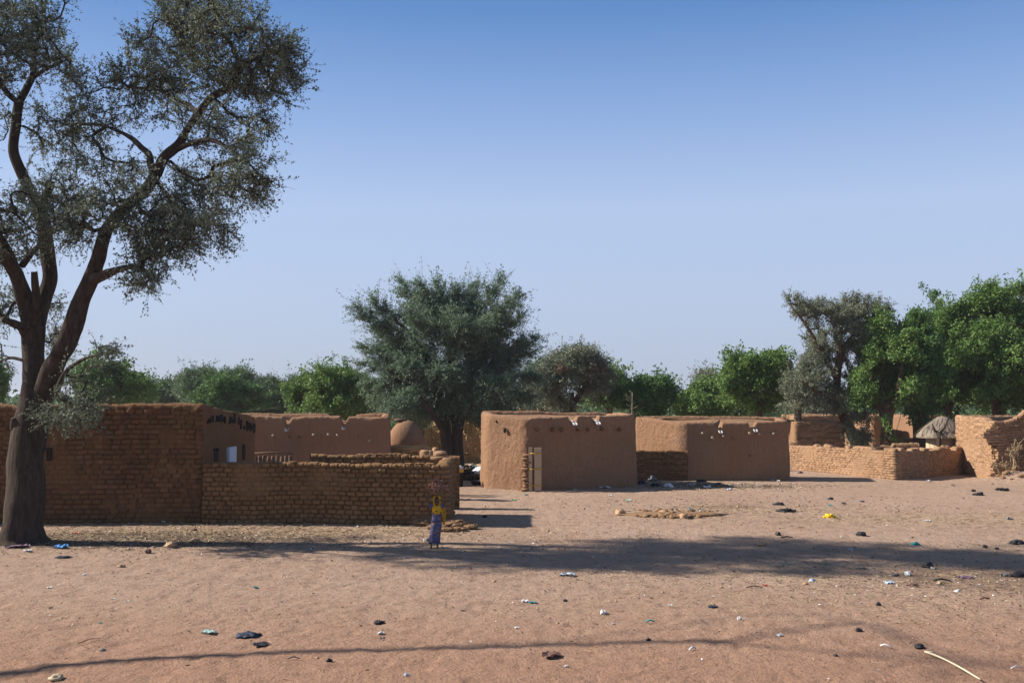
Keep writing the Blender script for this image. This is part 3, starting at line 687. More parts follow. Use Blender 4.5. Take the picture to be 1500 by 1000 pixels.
for k in range(6): tube(mb, [(c[0]-.7+k*.28, 41.5, -.1), (c[0]-.7+k*.28, 41.5, c[2])], .04, 6)
tag(mb.build('firewood_stack', M['stalk']), 'stack of cut firewood under the large granary', 'firewood')
mb = MB()
for k, (px, py, Y, s3) in enumerate([(622, 659, 34.5, (.3, .3, .35)), (629, 659, 35.5, (.24, .3, .5)), (638, 655, 36, (.16, .2, .55)), (645, 660, 34.2, (.3, .3, .4))]):
    c = W(px, py, Y); box(mb, (c[0], c[1], c[2]/2), (s3[0], s3[1], c[2]), .3*k, .04, seed=k)
tag(mb.build('broken_pillars', M['brick_pale']), 'row of broken mud pillar stumps between the granaries and the acacia trunks', 'ruin')

# --- stack of dry stalks beyond the gap, with household things in front
mb = MB(); rr = np.random.RandomState(4)
mb2 = MB(); blob(mb2, (-1.6, 55.6, .8), (3.6, 1.4, 1.9), 5, .25, 2.2, 44, 26)
for k in range(5200):
    x = -4.6+rr.rand()*6.2; z = rr.rand()**.8*2.6; y = 54.3+.35*vn(x*1.6, 0, z*1.8, 5)+.3*rr.rand()+z*.18
    d = rr.normal(0, 1, 3)*np.array((.6, .5, .75)); d[2] -= .2; d /= np.linalg.norm(d); L = rr.uniform(.2, .7); sd = np.cross(d, (0, 1, .1)); sd = sd/(np.linalg.norm(sd)+1e-6)*rr.uniform(.012, .03)
    p = np.array((x, y, z)); mb.add([p-sd, p+sd, p+d*L+sd, p+d*L-sd], [(0, 1, 2, 3)])
mb.V += mb2.V; mb.Q += [q+mb.n for q in mb2.Q]; mb.N += [[i+mb.n for i in f] for f in mb2.N]; mb.n += mb2.n
tag(mb.build('stalk_stack', M['stalk'], None, False), 'big tangled stack of dry millet stalks beyond the gap between the huts', 'straw stack')
def pot(px, py, r, h, mat, name, label, cat, prof=None, Y=None, sq=(1, 1)):
    c = G(px, py) if Y is None else W(px, py, Y); mb = MB()
    prof = prof or [(r*.45, 0), (r*.85, h*.2), (r, h*.5), (r*.85, h*.8), (r*.55, h*.92), (r*.65, h), (r*.5, h*.95)]
    lathe(mb, prof, 24, (c[0], c[1], c[2]-.01), sq); tag(mb.build(name, mat), label, cat); return c
bk1 = plain('blackened_metal', (.025, .025, .028), .5, .3, 12, .2, .4)
pot(699, 710, .28, .16, bk1, 'basin', 'small dark metal basin on the sand before the junk heap', 'basin', [(.16, 0), (.26, .1), (.3, .17), (.31, .18), (.27, .16), (.15, .03)])
pot(690, 702, .34, .46, bk1, 'cooking_pot', 'sooty round cooking pot beside the acacia trunk', 'pot')
pot(692, 687.5, .24, .22, plain('grey_enamel', (.38, .40, .42), .4, .1, 10, .1, .5), 'basin', 'grey upturned basin with green rim on top of the junk heap', 'basin', [(.26, 0), (.25, .05), (.2, .18), (.12, .22), (.03, .23)], 43.0)
mb = MB(); c = W(708, 689, 42.6); blob(mb, c, (.55, .4, .20), 7, .12, 1.2, 20, 12); tag(mb.build('sack', plain('white_sack', (.72, .76, .82), .7, .05, 8)), 'bulging white sack lying on the logs beside the hut', 'sack')
mb = MB(); c = W(708, 684.5, 43.2); tube(mb, [c+np.array((-.8, 0, -.03)), c, c+np.array((.8, .1, .05))], .12, 10, True, .08, 2); tag(mb.build('log', M['stalk']), 'thick tan log lying behind the white sack', 'log')
mb = MB()
for k in range(22):
    rr_ = random.Random(k); c = W(rr_.uniform(678, 692), rr_.uniform(682, 699), 42+rr_.random()*.8); an = rr_.uniform(0, 3.14); d = np.array((math.cos(an)*.6, .2, math.sin(an)*.5))*rr_.uniform(.2, .6)
    tube(mb, [c-d, c+np.array((.02, 0, .05)), c+d], rr_.uniform(.03, .07), 6)
tag(mb.build('firewood_heap', M['bark']), 'heap of dark crooked firewood logs between acacia trunk and white sack', 'firewood')
mb = MB(); c = G(707, 701); blob(mb, (c[0], c[1], .22), (.55, .35, .30), 8, .25, 2, 18, 10); blob(mb, (c[0]+.35, c[1]+.1, .16), (.4, .3, .22), 9, .25, 2, 18, 10)
tag(mb.build('tarpaulin', bk1), 'crumpled black tarpaulin bundle on the ground by the hut corner', 'tarpaulin')
mb = MB(); c = G(672.5, 712); lathe(mb, [(.15, 0), (.17, .3), (.17, .62)], 14, (c[0], c[1], 0)); o = mb.build('barrel', M['dark']); tag(o, 'slim black drum with yellow rim half hidden behind the wall end', 'drum')
mb = MB(); lathe(mb, [(.175, .55), (.18, .64), (.15, .66)], 14, (c[0], c[1], 0)); mb.build('rim', M['yellow'], o)
mb = MB(); blob(mb, (c[0], c[1], .72), (.15, .14, .1), 2, .2); mb.build('lid', M['paint_white'], o)

# small forked pollard before the thatched hut
c = W(1376, 650, 46.75); e = empty('pollard_stump', (c[0], 46.75, 0), 'slim dark forked pollard stem in front of the thatched hut', 'tree'); mb = MB()
tube(mb, [(c[0], 46.75, -.1), (c[0], 46.75, c[2]), (c[0]-.02, 46.75, HZ(1376, 632, 46.75))], [.13, .11, .13], 10, True, .2, 3)
tube(mb, [W(1375, 634, 46.75), W(1369, 630, 46.75), W(1366, 621, 46.75)], [.08, .06, .035], 8, True, .15); tube(mb, [W(1377, 634, 46.75), W(1384, 626, 46.75), W(1391, 608, 46.75)], [.07, .045, .03], 8, True, .15)
mb.build('trunk', M['bark'], e)
# ------------------------------------------------------------------ trees
def leaf_geo(rr, C, U, L, Wd):
    n = len(C); V = rr.normal(0, 1, (n, 3)); V = np.cross(U, V); V /= np.linalg.norm(V, axis=1)[:, None]+1e-9
    L = L[:, None]; Wd = Wd[:, None]
    return np.stack([C-U*L*.5, C+V*Wd*.5+U*L*.05, C+U*L*.5, C-V*Wd*.5+U*L*.05], 1).reshape(-1, 3)
def grow_tree(name, label, cat, limbs, clusters, seed=1, bark=None, leaf=None, group=None, step=.35, r_tip=.008, expo=.5, twigs=5, tw_len=.45, leaves=26,
              lsize=(.06, .028), droop=0.0, outward=.6, up=.15, nseg=8, spread=.05, shell=0.0, jitter=.10, twig_geo=True, tuft=0.0, shoots=None, bark_rough=.12, spike=0.0, gap=.25, gapf=.9):
    """limbs: [(points Nx3, radii N, smooth)], first is the trunk. clusters: [(centre, radii, count)]"""
    rr = np.random.RandomState(seed); base = np.array(limbs[0][0][0], float)
    if base[2] > .05: limbs[0] = ([base*(1, 1, 0)-(0, 0, .1)]+list(limbs[0][0]), [limbs[0][1][0]*1.1]+list(limbs[0][1]))
    root = empty(name, (base[0], base[1], 0.0), label, cat, group)
    tb = MB(); NP = []; NR = []
    for i, (P, rad) in enumerate(limbs):
        P = np.asarray(P, float); Q = smooth_path(P, 6); rd = np.interp(np.linspace(0, 1, len(Q)), np.linspace(0, 1, len(P)), rad)
        tube(tb, Q, rd, 16 if rd.max() > .15 else nseg, True, bark_rough, seed+i, 2.2)
        NP += list(Q[len(Q)//3 if i == 0 else 1:]); NR += list(rd[len(Q)//3 if i == 0 else 1:])
    A = []
    for c, r, n in clusters:
        d = rr.normal(0, 1, (n, 3)); d /= np.linalg.norm(d, axis=1)[:, None]; k = rr.rand(n)**(1/3.); k = shell+(1-shell)*k
        k = k*(1+.28*(rr.rand(n) < .2)*rr.rand(n)); a_ = np.asarray(c)+d*k[:, None]*np.asarray(r)
        if gap: a_ = a_[vn(a_[:, 0]*gapf, a_[:, 1]*gapf, a_[:, 2]*gapf*1.5, seed)+rr.uniform(-.25, .25, n) > gap-.45]
        A.append(a_)
    A = np.concatenate(A); NP = np.array(NP); n0 = len(NP)
    dmin = np.full(len(A), 1e9)
    for s in range(0, n0, 64): dmin = np.minimum(dmin, np.linalg.norm(A[:, None]-NP[None, s:s+64], axis=2).min(1))
    A = A[np.argsort(dmin)]
    cap_ = n0+len(A)*12; P = np.zeros((cap_, 3)); P[:n0] = NP; par = np.full(cap_, -1); cnt = n0; chains = []
    cen = A.mean(0)
    for a in A:
        d = np.linalg.norm(P[:cnt]-a, axis=1); d[:n0] *= 1.12; j = int(d.argmin()); L = np.linalg.norm(P[j]-a)
        if L < .12: continue
        k = int(min(8, max(2, L/step))); idx = [j]; out = P[j]-(P[par[j]] if par[j] >= 0 else P[max(0, j-1)])
        out = out/(np.linalg.norm(out)+1e-6); t = np.arange(1, k+1)/k
        mid = P[j]+out*L*.35+(a-P[j])*.25+np.array((0, 0, L*(.12-droop*.25)))
        Q = ((1-t)**2)[:, None]*P[j]+(2*t*(1-t))[:, None]*mid+(t*t)[:, None]*a; Q[:-1] += rr.normal(0, jitter*L/k, (k-1, 3))
        for q in Q: P[cnt] = q; par[cnt] = idx[-1]; idx.append(cnt); cnt += 1
        chains.append(idx)
    P = P[:cnt]; par = par[:cnt]; num = np.zeros(cnt); tips = [c[-1] for c in chains]
    for c in chains: num[c[-1]] += 1
    for i in range(cnt-1, n0-1, -1):
        if par[i] >= 0: num[par[i]] += max(num[i], 0)
    for c in chains:
        rd = r_tip*np.maximum(num[c], 1)**expo; rd[0] = rd[1]*1.05
        tube(tb, P[c], rd, 5 if rd.max() < .05 else 7, False)
    # twigs
    TP = []; TD = []
    for c in chains:
        m = len(c)
        for q in range(twigs):
            f = rr.uniform(.25, 1.0)*(m-1); i = int(min(m-2, f)); p = P[c[i]]*(1-(f-i))+P[c[i+1]]*(f-i)
            dr = P[c[i+1]]-P[c[i]]; dr /= np.linalg.norm(dr)+1e-6; o = p-cen; o /= np.linalg.norm(o)+1e-6
            v = rr.normal(0, 1, 3); v /= np.linalg.norm(v); v = v*.8+dr*.5+o*outward; v[2] += up-droop*.8; TP.append(p); TD.append(v/np.linalg.norm(v))
    TP = np.array(TP); TD = np.array(TD); n = len(TP); TL = tw_len*rr.uniform(.5, 1.25, n)*(1+spike*(rr.rand(n) < .12))
    if shoots is not None:
        TP = np.concatenate([TP, shoots[0]]); TD = np.concatenate([TD, shoots[1]]); TL = np.concatenate([TL, shoots[2]]); n = len(TP)
    lb = MB()
    if twig_geo:
        w = np.full(n, r_tip*.55); U = np.cross(TD, rr.normal(0, 1, (n, 3))); U /= np.linalg.norm(U, axis=1)[:, None]+1e-9; V2 = np.cross(TD, U)
        E = TP+TD*TL[:, None]; E[:, 2] -= droop*.25*TL
        X = np.stack([TP+U*w[:, None], TP-U*w[:, None]*.5+V2*w[:, None]*.87, TP-U*w[:, None]*.5-V2*w[:, None]*.87, E+U*w[:, None]*.4, E-U*w[:, None]*.2+V2*w[:, None]*.35, E-U*w[:, None]*.2-V2*w[:, None]*.35], 1)
        q = np.array([(0, 1, 4, 3), (1, 2, 5, 4), (2, 0, 3, 5)]); tb.add(X.reshape(-1, 3), (np.arange(n)[:, None, None]*6+q).reshape(-1, 4))
    tb.build('trunk', bark, root)
    k = leaves; t = rr.rand(n, k)**(.8 if not tuft else .35)
    C = TP[:, None]+TD[:, None]*(TL[:, None]*t)[..., None]+rr.normal(0, 1, (n, k, 3))*(spread if not tuft else tuft*.45)
    C[..., 2] -= droop*.25*TL[:, None]*t*t
    U = TD[:, None]*.6+rr.normal(0, .7, (n, k, 3)); U[..., 2] -= (.5 if tuft else 0)+droop*.3; U = U.reshape(-1, 3); U /= np.linalg.norm(U, axis=1)[:, None]+1e-9
    C = C.reshape(-1, 3); m = len(C)
    lb.add(leaf_geo(rr, C, U, lsize[0]*rr.uniform(.6, 1.35, m), lsize[1]*rr.uniform(.6, 1.35, m)), np.arange(m*4).reshape(-1, 4))
    lb.build('crown', leaf, root, False)
    return root
def PX(pts, Y0, rs):
    """pixel polyline (px, py, depth offset) with radii in pixels -> world"""
    P = [W(a, b, Y0+c) for a, b, c in pts]; return (P, [r/FPX*(Y0+p[2]) for r, p in zip(rs, pts)])
def CL(lst, Y0, dens=1.0, dd=.9):
    out = []
    for (a, b, rx, ry, n, *z) in lst:
        dz = z[0] if z else 0; s = (Y0+dz)/FPX; out.append((W(a, b, Y0+dz), (rx*s, max(rx, ry)*s*dd, ry*s), int(n*dens)))
    return out

# --- the big acacia at the left
YT = 24.1
limbs = [
 PX([(33, 800, 0), (33, 788, 0), (34, 765, 0), (37, 720, .1), (39, 670, .2), (44, 625, .3), (50, 575, .5), (49, 535, .6), (48, 500, .7), (48, 478, .7)], YT, [44, 31, 26, 23.5, 21.5, 21, 22, 16.5, 15, 15]),
 PX([(47, 485, .7), (37, 447, .5), (24, 405, .1), (6, 370, -.3), (-20, 325, -.7), (-50, 250, -1.1), (-95, 160, -1.5), (-120, 80, -1.7)], YT, [13, 12, 11.5, 11, 10, 8, 6, 3]),
 PX([(51, 480, .7), (53, 441, .4), (51, 415, .3), (50, 398, .25)], YT, [8, 7, 6, 5]),
 PX([(52, 490, .7), (64, 440, 1.0), (74, 410, 1.1), (71, 380, 1.2), (66, 348, 1.2), (60, 319, 1.2), (52, 296, 1.2), (36, 262, 1.2), (20, 222, 1.1), (24, 179, 1.0), (28, 148, 1.0)], YT, [12, 11, 10.5, 10, 9.5, 9, 8.5, 8, 7.5, 6.5, 6]),
 PX([(27, 150, 1.0), (12, 138, .8), (-3, 112, .6), (-12, 75, .4), (-30, 20, 0), (-40, -30, -.2)], YT, [5.5, 5, 4.5, 4, 2.5, 1]),
 PX([(28, 150, 1.0), (40, 127, 1.2), (49, 106, 1.4), (50, 70, 1.7), (58, 51, 1.9), (64, 30, 2.1), (67, -10, 2.4)], YT, [5.5, 5, 4.2, 3.6, 2.8, 2, 1]),
 PX([(48, 115, 1.3), (66, 102, 1.0), (82, 95, .8), (98, 88, .6)], YT, [3, 2.5, 2, 1]),
 PX([(60, 310, 1.2), (66, 290, 1.0), (71, 279, .9), (75, 265, .9)], YT, [7, 6.5, 6, 5.5]),
 PX([(33, 388, .2), (44, 374, .7), (54, 363, 1.0), (64, 352, 1.2)], YT, [5, 4.5, 4, 4]),
 PX([(58, 590, .4), (68, 566, .3), (78, 540, .1), (93, 511, -.1), (108, 473, -.2), (119, 436, -.3), (133, 408, -.3), (144, 380, -.4), (150, 355, -.5), (160, 330, -.5), (188, 300, -.4), (214, 277, -.3), (229, 254, -.3)], YT, [14, 15, 14.5, 14, 13.5, 12.5, 11.5, 10.5, 9.5, 8.5, 8, 7.5, 7.5]),
 PX([(136, 410, -.3), (150, 404, -.8), (170, 396, -1.2), (192, 391, -1.5), (207, 393, -1.7)], YT, [8, 7, 5.5, 5, 4]),
 PX([(229, 256, -.3), (240, 231, -.3), (262, 212, -.3), (275, 189, -.4), (291, 166, -.5), (307, 145, -.6), (323, 135, -.7), (338, 126, -.8), (351, 100, -1.0), (371, 88, -1.2), (395, 70, -1.4)], YT, [8, 7.5, 7, 6.2, 5.8, 5.4, 5, 4.5, 3.6, 2.6, 1.2]),
 PX([(229, 256, -.3), (221, 243, -.2), (219, 227, -.1), (208, 217, .2), (192, 202, .6), (168, 190, 1.0), (141, 182, 1.4), (99, 182, 1.8), (70, 170, 2.0)], YT, [5.5, 5, 4.6, 4.2, 3.8, 3.2, 2.4, 1.6, .8]),
 PX([(260, 219, -.3), (278, 211, -.8), (307, 205, -1.3), (336, 218, -1.8), (362, 237, -2.2), (385, 262, -2.5)], YT, [4.5, 4, 3.4, 2.6, 2, 1]),
 PX([(288, 166, -.5), (277, 154, -.1), (262, 148, .4), (246, 138, .8), (224, 122, 1.2), (202, 109, 1.6), (185, 95, 1.8)], YT, [3.6, 3.2, 2.8, 2.4, 2, 1.5, .8]),
 PX([(332, 126, -.7), (307, 109, -.2), (282, 77, .3), (258, 48, .7), (240, 15, 1.0)], YT, [3.4, 2.8, 2.2, 1.6, .8]),
 PX([(350, 100, -1.0), (346, 80, -.6), (333, 58, -.2), (320, 35, .2), (300, 5, .5)], YT, [3, 2.4, 2, 1.5, .8]),
 PX([(66, 592, .5), (82, 574, .0), (96, 545, -.6), (122, 526, -1.0), (150, 519, -1.4)], YT, [5, 4.2, 3.2, 2.2, 1]),
 PX([(40, 492, .7), (32, 480, .3), (18, 473, -.2), (4, 467, -.5)], YT, [8, 6.5, 5.5, 4]),
 PX([(36, 528, .6), (16, 524, .9), (-2, 530, 1.2)], YT, [3, 2.2, 1.2]),
 PX([(30, 640, .3), (22, 625, .1), (20, 612, 0)], YT, [8, 7, 4]),
]
cl = [(350, 75, 72, 55, 150, -.8), (300, 30, 55, 34, 85, .2), (398, 100, 45, 45, 70, -1.2), (258, 85, 55, 45, 80, .8), (215, 112, 50, 40, 65, 1.2), (170, 160, 60, 45, 75, 1.2),
      (320, 175, 62, 38, 80, -.4), (375, 215, 36, 38, 50, -2.0), (362, 268, 36, 26, 38, -2.2), (255, 290, 85, 42, 135, -.8), (190, 325, 70, 36, 95, -1.0), (295, 325, 55, 35, 80, -1.4),
      (235, 352, 55, 26, 70, -1.6), (218, 405, 30, 24, 26, -1.8), (150, 245, 60, 30, 40, .8), (120, 190, 50, 28, 42, 1.6), (60, 200, 40, 40, 16, 1.6), (60, 70, 40, 55, 70, 1.6),
      (15, 55, 45, 60, 80, .6), (88, 95, 28, 45, 35, 1.0), (-40, 90, 55, 70, 80, -.4), (-70, 200, 60, 60, 70, -1), (90, 290, 45, 32, 60, .2), (20, 300, 40, 36, 50, -.3), (-30, 330, 50, 50, 50, -1),
      (15, 360, 30, 30, 28, .2), (95, 345, 35, 30, 40, -.6), (110, 235, 35, 25, 12, 1.2),
      (100, 580, 34, 24, 34, -.6), (122, 538, 38, 22, 34, -1.0), (162, 516, 14, 9, 10, -1.4), (112, 606, 32, 12, 14, -1.2), (85, 600, 16, 20, 10, -.6),
      (10, 445, 22, 25, 24, .6), (-10, 520, 20, 22, 16, .8), (80, 455, 18, 24, 12, 1.8), (88, 500, 14, 22, 10, 1.6),
      (-60, -60, 90, 60, 60, 0), (60, -50, 60, 40, 40, .5), (-110, 80, 50, 70, 40, -1), (250, -20, 60, 25, 30, 1)]
grow_tree('acacia_tree', 'huge dark barked acacia filling the left side in front of the tall brick house', 'tree', limbs, [(c_, (r_[0]*1.18, r_[1]*1.1, r_[2]*1.22), int(n_*1.3)) for c_, r_, n_ in CL(cl, YT, 1.0, 1.45)], 7, M['bark'], M['l_acacia'],
          bark_rough=.2, step=.22, r_tip=.0085, expo=.50, twigs=9, tw_len=.50, leaves=11, lsize=(.068, .034), droop=.15, outward=.3, up=.10, spread=.024, jitter=.16, gap=.36, gapf=.95)

# --- central feathery acacia behind the wall
YC = 50.0
limbs = [
 PX([(656, 685, 0), (655, 668, 0), (653, 640, 0), (650, 612, 0), (640, 575, -.2), (625, 530, -.5), (600, 490, -.8), (575, 465, -1)], YC, [11, 9, 8.5, 8, 7, 5, 3.5, 1.5]),
 PX([(671, 686, .2), (671, 668, .2), (670, 640, .2), (674, 610, .3), (682, 575, .5), (700, 530, .8), (720, 490, 1), (735, 450, 1.2)], YC, [11, 9, 8.5, 8, 7, 5, 3.5, 1.5]),
 PX([(668, 630, .2), (664, 590, .1), (662, 540, 0), (655, 480, 0), (648, 430, 0)], YC, [6, 5.5, 5, 3.5, 1.5]),
 PX([(684, 570, .5), (715, 550, .6), (750, 530, .2)], YC, [4.5, 3.2, 1.5]), PX([(638, 570, -.2), (600, 560, -.8), (565, 540, -1.0)], YC, [4.5, 3.2, 1.5]),
 PX([(655, 640, 0), (630, 600, -2.0), (615, 580, -3)], YC, [5, 3.5, 2]), PX([(676, 610, .3), (700, 590, -2), (720, 580, -2.8)], YC, [5, 3.5, 2]),
]
cl = [(655, 540, 50, 45, 150), (650, 470, 42, 34, 90), (620, 585, 30, 22, 50, -1.0), (705, 585, 32, 22, 50, -.6), (660, 590, 40, 22, 70, 2.5), (600, 540, 30, 30, 60), (715, 535, 30, 30, 60)]
rq = np.random.RandomState(4)
tips = [(514, 438), (540, 425), (583, 396), (612, 400), (640, 398), (672, 405), (700, 402), (738, 396), (766, 418), (772, 450), (792, 487), (786, 512), (520, 528), (524, 500), (548, 470), (532, 560), (545, 585), (560, 600), (588, 612), (622, 606), (702, 616), (728, 622), (755, 606), (782, 585), (795, 552)]
tips += [(rq.uniform(560, 755), rq.uniform(430, 610)) for _ in range(22)]
for k, (tx, ty) in enumerate(tips):
    tx, ty = 655+(tx-655)*.93, 560+(ty-560)*.90
    dz = rq.uniform(-1.2, 1.2) if k < 25 else rq.choice([-1, 1])*rq.uniform(1.6, 3.0)
    ox, oy = 660+.12*(tx-660), 585-.55*max(0, 585-ty)*.5
    for f, r, n in ((.45, 24, 12), (.64, 18, 13), (.82, 12, 11), (.97, 6, 6)):
        cl.append((ox+(tx-ox)*f, oy+(ty-oy)*f-6*math.sin(f*3.1), r, r*.62, n, dz*f))
grow_tree('acacia_tree', 'feathery dark green acacia with twin trunks rising behind the wall end in the centre', 'tree', limbs, CL(cl, YC, 1.0), 17, M['bark'], M['l_acacia_mid'],
          step=.4, r_tip=.009, expo=.46, twigs=9, tw_len=.74, leaves=15, lsize=(.105, .05), droop=.12, outward=.9, up=.12, spread=.05, spike=.8, gap=0)

# --- pale, twiggy acacia in the yard on the right
YG = 51.5
limbs = [
 PX([(1258, 662, 0), (1250, 640, .1), (1240, 618, .2), (1231, 596, .2), (1226, 570, .2), (1227, 540, .2), (1231, 515, .2), (1226, 490, .3), (1215, 455, .4)], YG, [9, 8, 7.5, 7, 6, 6, 5, 3.5, 2]),
 PX([(1228, 560, .2), (1215, 535, 0), (1198, 505, -.2), (1180, 475, -.4), (1160, 450, -.5)], YG, [4.5, 4, 3, 2, 1]), PX([(1229, 520, .2), (1250, 490, .4), (1275, 465, .6), (1300, 450, .8)], YG, [4, 3, 2, 1]),
 PX([(1232, 592, .2), (1215, 585, -.4), (1195, 572, -1), (1175, 560, -1.3)], YG, [4, 3, 2.2, 1]),
]
cl = [(1215, 455, 50, 26, 120), (1175, 465, 26, 26, 50, -.4), (1165, 445, 16, 16, 14, -.4), (1260, 460, 38, 24, 70, .5), (1290, 455, 20, 12, 24, .7), (1230, 500, 50, 36, 150), (1200, 530, 30, 30, 70), (1195, 560, 24, 26, 36, -.6),
      (1170, 570, 22, 22, 28, -1.0), (1240, 550, 32, 30, 80, .2), (1225, 585, 24, 18, 34, -.5), (1255, 520, 30, 30, 50, .6), (1258, 622, 20, 24, 80, -.6), (1262, 640, 14, 14, 36, -.6)]
grow_tree('acacia_tree', 'pale grey twiggy acacia with a leaning trunk standing in the yard on the right', 'tree', limbs, CL(cl, YG, 1.4), 27, M['bark_red'], M['l_grey'],
          step=.35, r_tip=.010, expo=.5, twigs=8, tw_len=.5, leaves=16, lsize=(.095, .046), droop=.08, outward=.35, up=.15, spread=.045, gap=.22)

# --- generic neem / acacia builder for the background
def auto_tree(kind, label, px, pyb, pyt, wpx, Y, seed, group=None, dens=1.0, leafm=None, lean=0, base=None, bark=None, lobes=9, trunk_r=.22, cat='tree', stems=4, lowfrac=.55, extra=()):
    pyt += 7; rr = np.random.RandomState(seed); s = Y/FPX; c = W(px, (pyt+pyb)/2, Y); zt = W(px, pyt, Y)[2]; zb = max(.3, W(px, pyb, Y)[2]); rx = wpx*s/2; h = zt-zb
    cx = c[0]; bx = cx+lean if base is None else W(base, 600, Y)[0]
    limbs = [([(bx, Y, -.1), (bx+.05, Y, zb*.5), (bx*.8+cx*.2, Y, zb+h*.15), (bx*.5+cx*.5, Y, zb+h*.4)], [trunk_r*1.3, trunk_r, trunk_r*.85, trunk_r*.6])]
    for k in range(stems):
        a = k*2.4+rr.rand(); e = np.array((cx+math.cos(a)*rx*.55, Y+math.sin(a)*rx*.5, zb+h*rr.uniform(.55, .85)))
        s0 = np.array((bx*.7+cx*.3, Y, zb+h*.18)); limbs.append(([s0, (s0+e)/2+np.array((0, 0, -.08*h)), e], [trunk_r*.5, trunk_r*.35, trunk_r*.12]))
    cl = [((cx, Y, zb+h*.55), (rx*.62, rx*.6, h*.42), int(34*dens))]
    for k in range(lobes):
        a = rr.uniform(0, 2*math.pi); e = rr.uniform(-.25, 1.0)*1.3; r = rr.uniform(.26, .42)
        p = (cx+math.cos(a)*math.cos(e)*rx*.66, Y+math.sin(a)*math.cos(e)*rx*.66, zb+h*lowfrac+math.sin(e)*h*(1-lowfrac)*.78)
        cl.append((p, (rx*r, rx*r, h*r*.62), int(17*dens)))
    for (ex, ey, er, en) in extra: cl.append((W(ex, ey, Y), (er*s, er*s, er*s*.9), en))
    if kind == 'neem':
        return grow_tree('neem_tree', label, cat, limbs, cl, seed, bark or M['bark_red'], leafm or M['l_neem'], group, step=.5, r_tip=.012, twigs=3, tw_len=.55*Y/60, leaves=46,
                         lsize=(.0034*Y, .0015*Y), outward=.9, up=.45, tuft=.0040*Y+.08, shell=.3, gap=.12, gapf=.7, spike=1.2)
    return grow_tree('acacia_tree', label, cat, limbs, cl, seed, bark or M['bark_grey'], leafm or M['l_grey'], group, step=.5, r_tip=.012, twigs=6, tw_len=.011*Y, leaves=20,
                     lsize=(.0024*Y, .0011*Y), outward=.6, up=.3, spread=.0016*Y, shell=.2, spike=.8, gap=.15)
bgp = 'trees beyond the village'
T = auto_tree
T('neem', 'bright leafy tree just beyond the tall brick house, beside the big acacia', 163, 606, 532, 108, 58, 101, bgp, 1.6)
T('neem', 'green treetop peeping out left of the huge acacia trunk', -14, 600, 520, 50, 55, 102, bgp, 1.0)
T('neem', 'small pale green tree between the bright leafy tree and the broad grey acacia', 240, 606, 564, 72, 95, 103, bgp, 1.8, M['l_far'])
T('acacia', 'broad flat topped greyish acacia above the painted end wall', 320, 604, 543, 128, 80, 104, bgp, 3.4, M['l_far'], lobes=12)
T('neem', 'round green tree in front of the broad grey acacia', 340, 616, 558, 78, 70, 105, bgp, 1.3, M['l_neem_dark'])
T('acacia', 'thin flat crowned acacia rising behind the palms', 422, 585, 555, 44, 90, 106, bgp, 1.0, M['l_far'], lobes=6)
T('neem', 'large bright green tree behind the second house', 488, 620, 544, 124, 56, 107, bgp, 2.4)
T('neem', 'dark green tree between the large bright tree and the central acacia', 530, 612, 572, 48, 62, 108, bgp, 1.1, M['l_neem_dark'])
T('neem', 'small hazy green tree left of the central acacia', 572, 622, 590, 36, 90, 109, bgp, .9, M['l_far'])
T('acacia', 'slender acacia with a pale trunk just left of the central twin trunks', 632, 630, 580, 50, 56, 110, bgp, 1.2, M['l_acacia_mid'], bark=M['bark_grey'])
T('neem', 'green tree low behind the granaries', 610, 640, 600, 60, 80, 111, bgp, 1.2, M['l_neem_dark'])
T('acacia', 'grey acacia carrying dark birds nests behind the middle hut', 838, 612, 512, 118, 60, 112, bgp, 3.0, None, lobes=12, bark=M['bark'])
T('neem', 'green tree right behind the acacia with nests', 893, 612, 550, 52, 66, 113, bgp, 1.3)
T('neem', 'rounded tree behind the gap between the two middle huts', 943, 615, 560, 92, 60, 114, bgp, 2.2, M['l_neem_dark'])
T('acacia', 'dark acacia tips filling the space right of the central acacia', 785, 630, 540, 60, 70, 115, bgp, 1.3, M['l_acacia_mid'])
T('acacia', 'hazy grey acacia rising behind the light green tree', 1035, 608, 549, 66, 85, 116, bgp, 1.3, M['l_grey'])
T('neem', 'light green bushy tree behind the right hut roof', 1032, 612, 568, 76, 66, 117, bgp, 1.8)
T('neem', 'low green tree filling behind the middle of the right hut roof', 1072, 614, 580, 60, 72, 118, bgp, 1.2, M['l_far'])
T('neem', 'dense vivid green tree above the right end of the right hut', 1113, 606, 524, 108, 54, 119, bgp, 3.0, base=1112, trunk_r=.16)
T('acacia', 'faint scrubby acacia between the vivid green tree and the pale yard acacia', 1196, 618, 575, 60, 85, 120, bgp, .9, M['l_grey'])
T('acacia', 'dry grey bush at the end of the right hut roof', 1168, 612, 545, 50, 52, 121, bgp, .7, M['l_grey'])
pol = T('neem', 'pollarded tree with upright pale shoots in the yard', 1302, 650, 478, 98, 50, 122, bgp, 4.2, M['l_neem'], base=1297, trunk_r=.34)
T('neem', 'thick trunked pollard tree beside the thatched hut', 1350, 642, 468, 92, 51, 123, bgp, 2.2, M['l_neem_dark'], base=1347, trunk_r=.42)
T('neem', 'tall sparse topped tree between the pollard and the great tree', 1388, 640, 455, 92, 60, 124, bgp, 2.0, M['l_neem_dark'])
T('neem', 'great leafy tree towering over the ruined wall at the right edge', 1462, 628, 440, 176, 54, 125, bgp, 8.0, M['l_neem'], trunk_r=.4, lobes=18, stems=6, extra=[(1449, 431, 6, 7), (1456, 446, 8, 9), (1482, 440, 8, 9), (1495, 432, 8, 9), (1402, 466, 7, 7), (1426, 476, 9, 9), (1440, 462, 9, 9)])
T('neem', 'leafy tree continuing beyond the right edge', 1560, 622, 432, 130, 58, 126, bgp, 3.0, M['l_neem_dark'], trunk_r=.3)
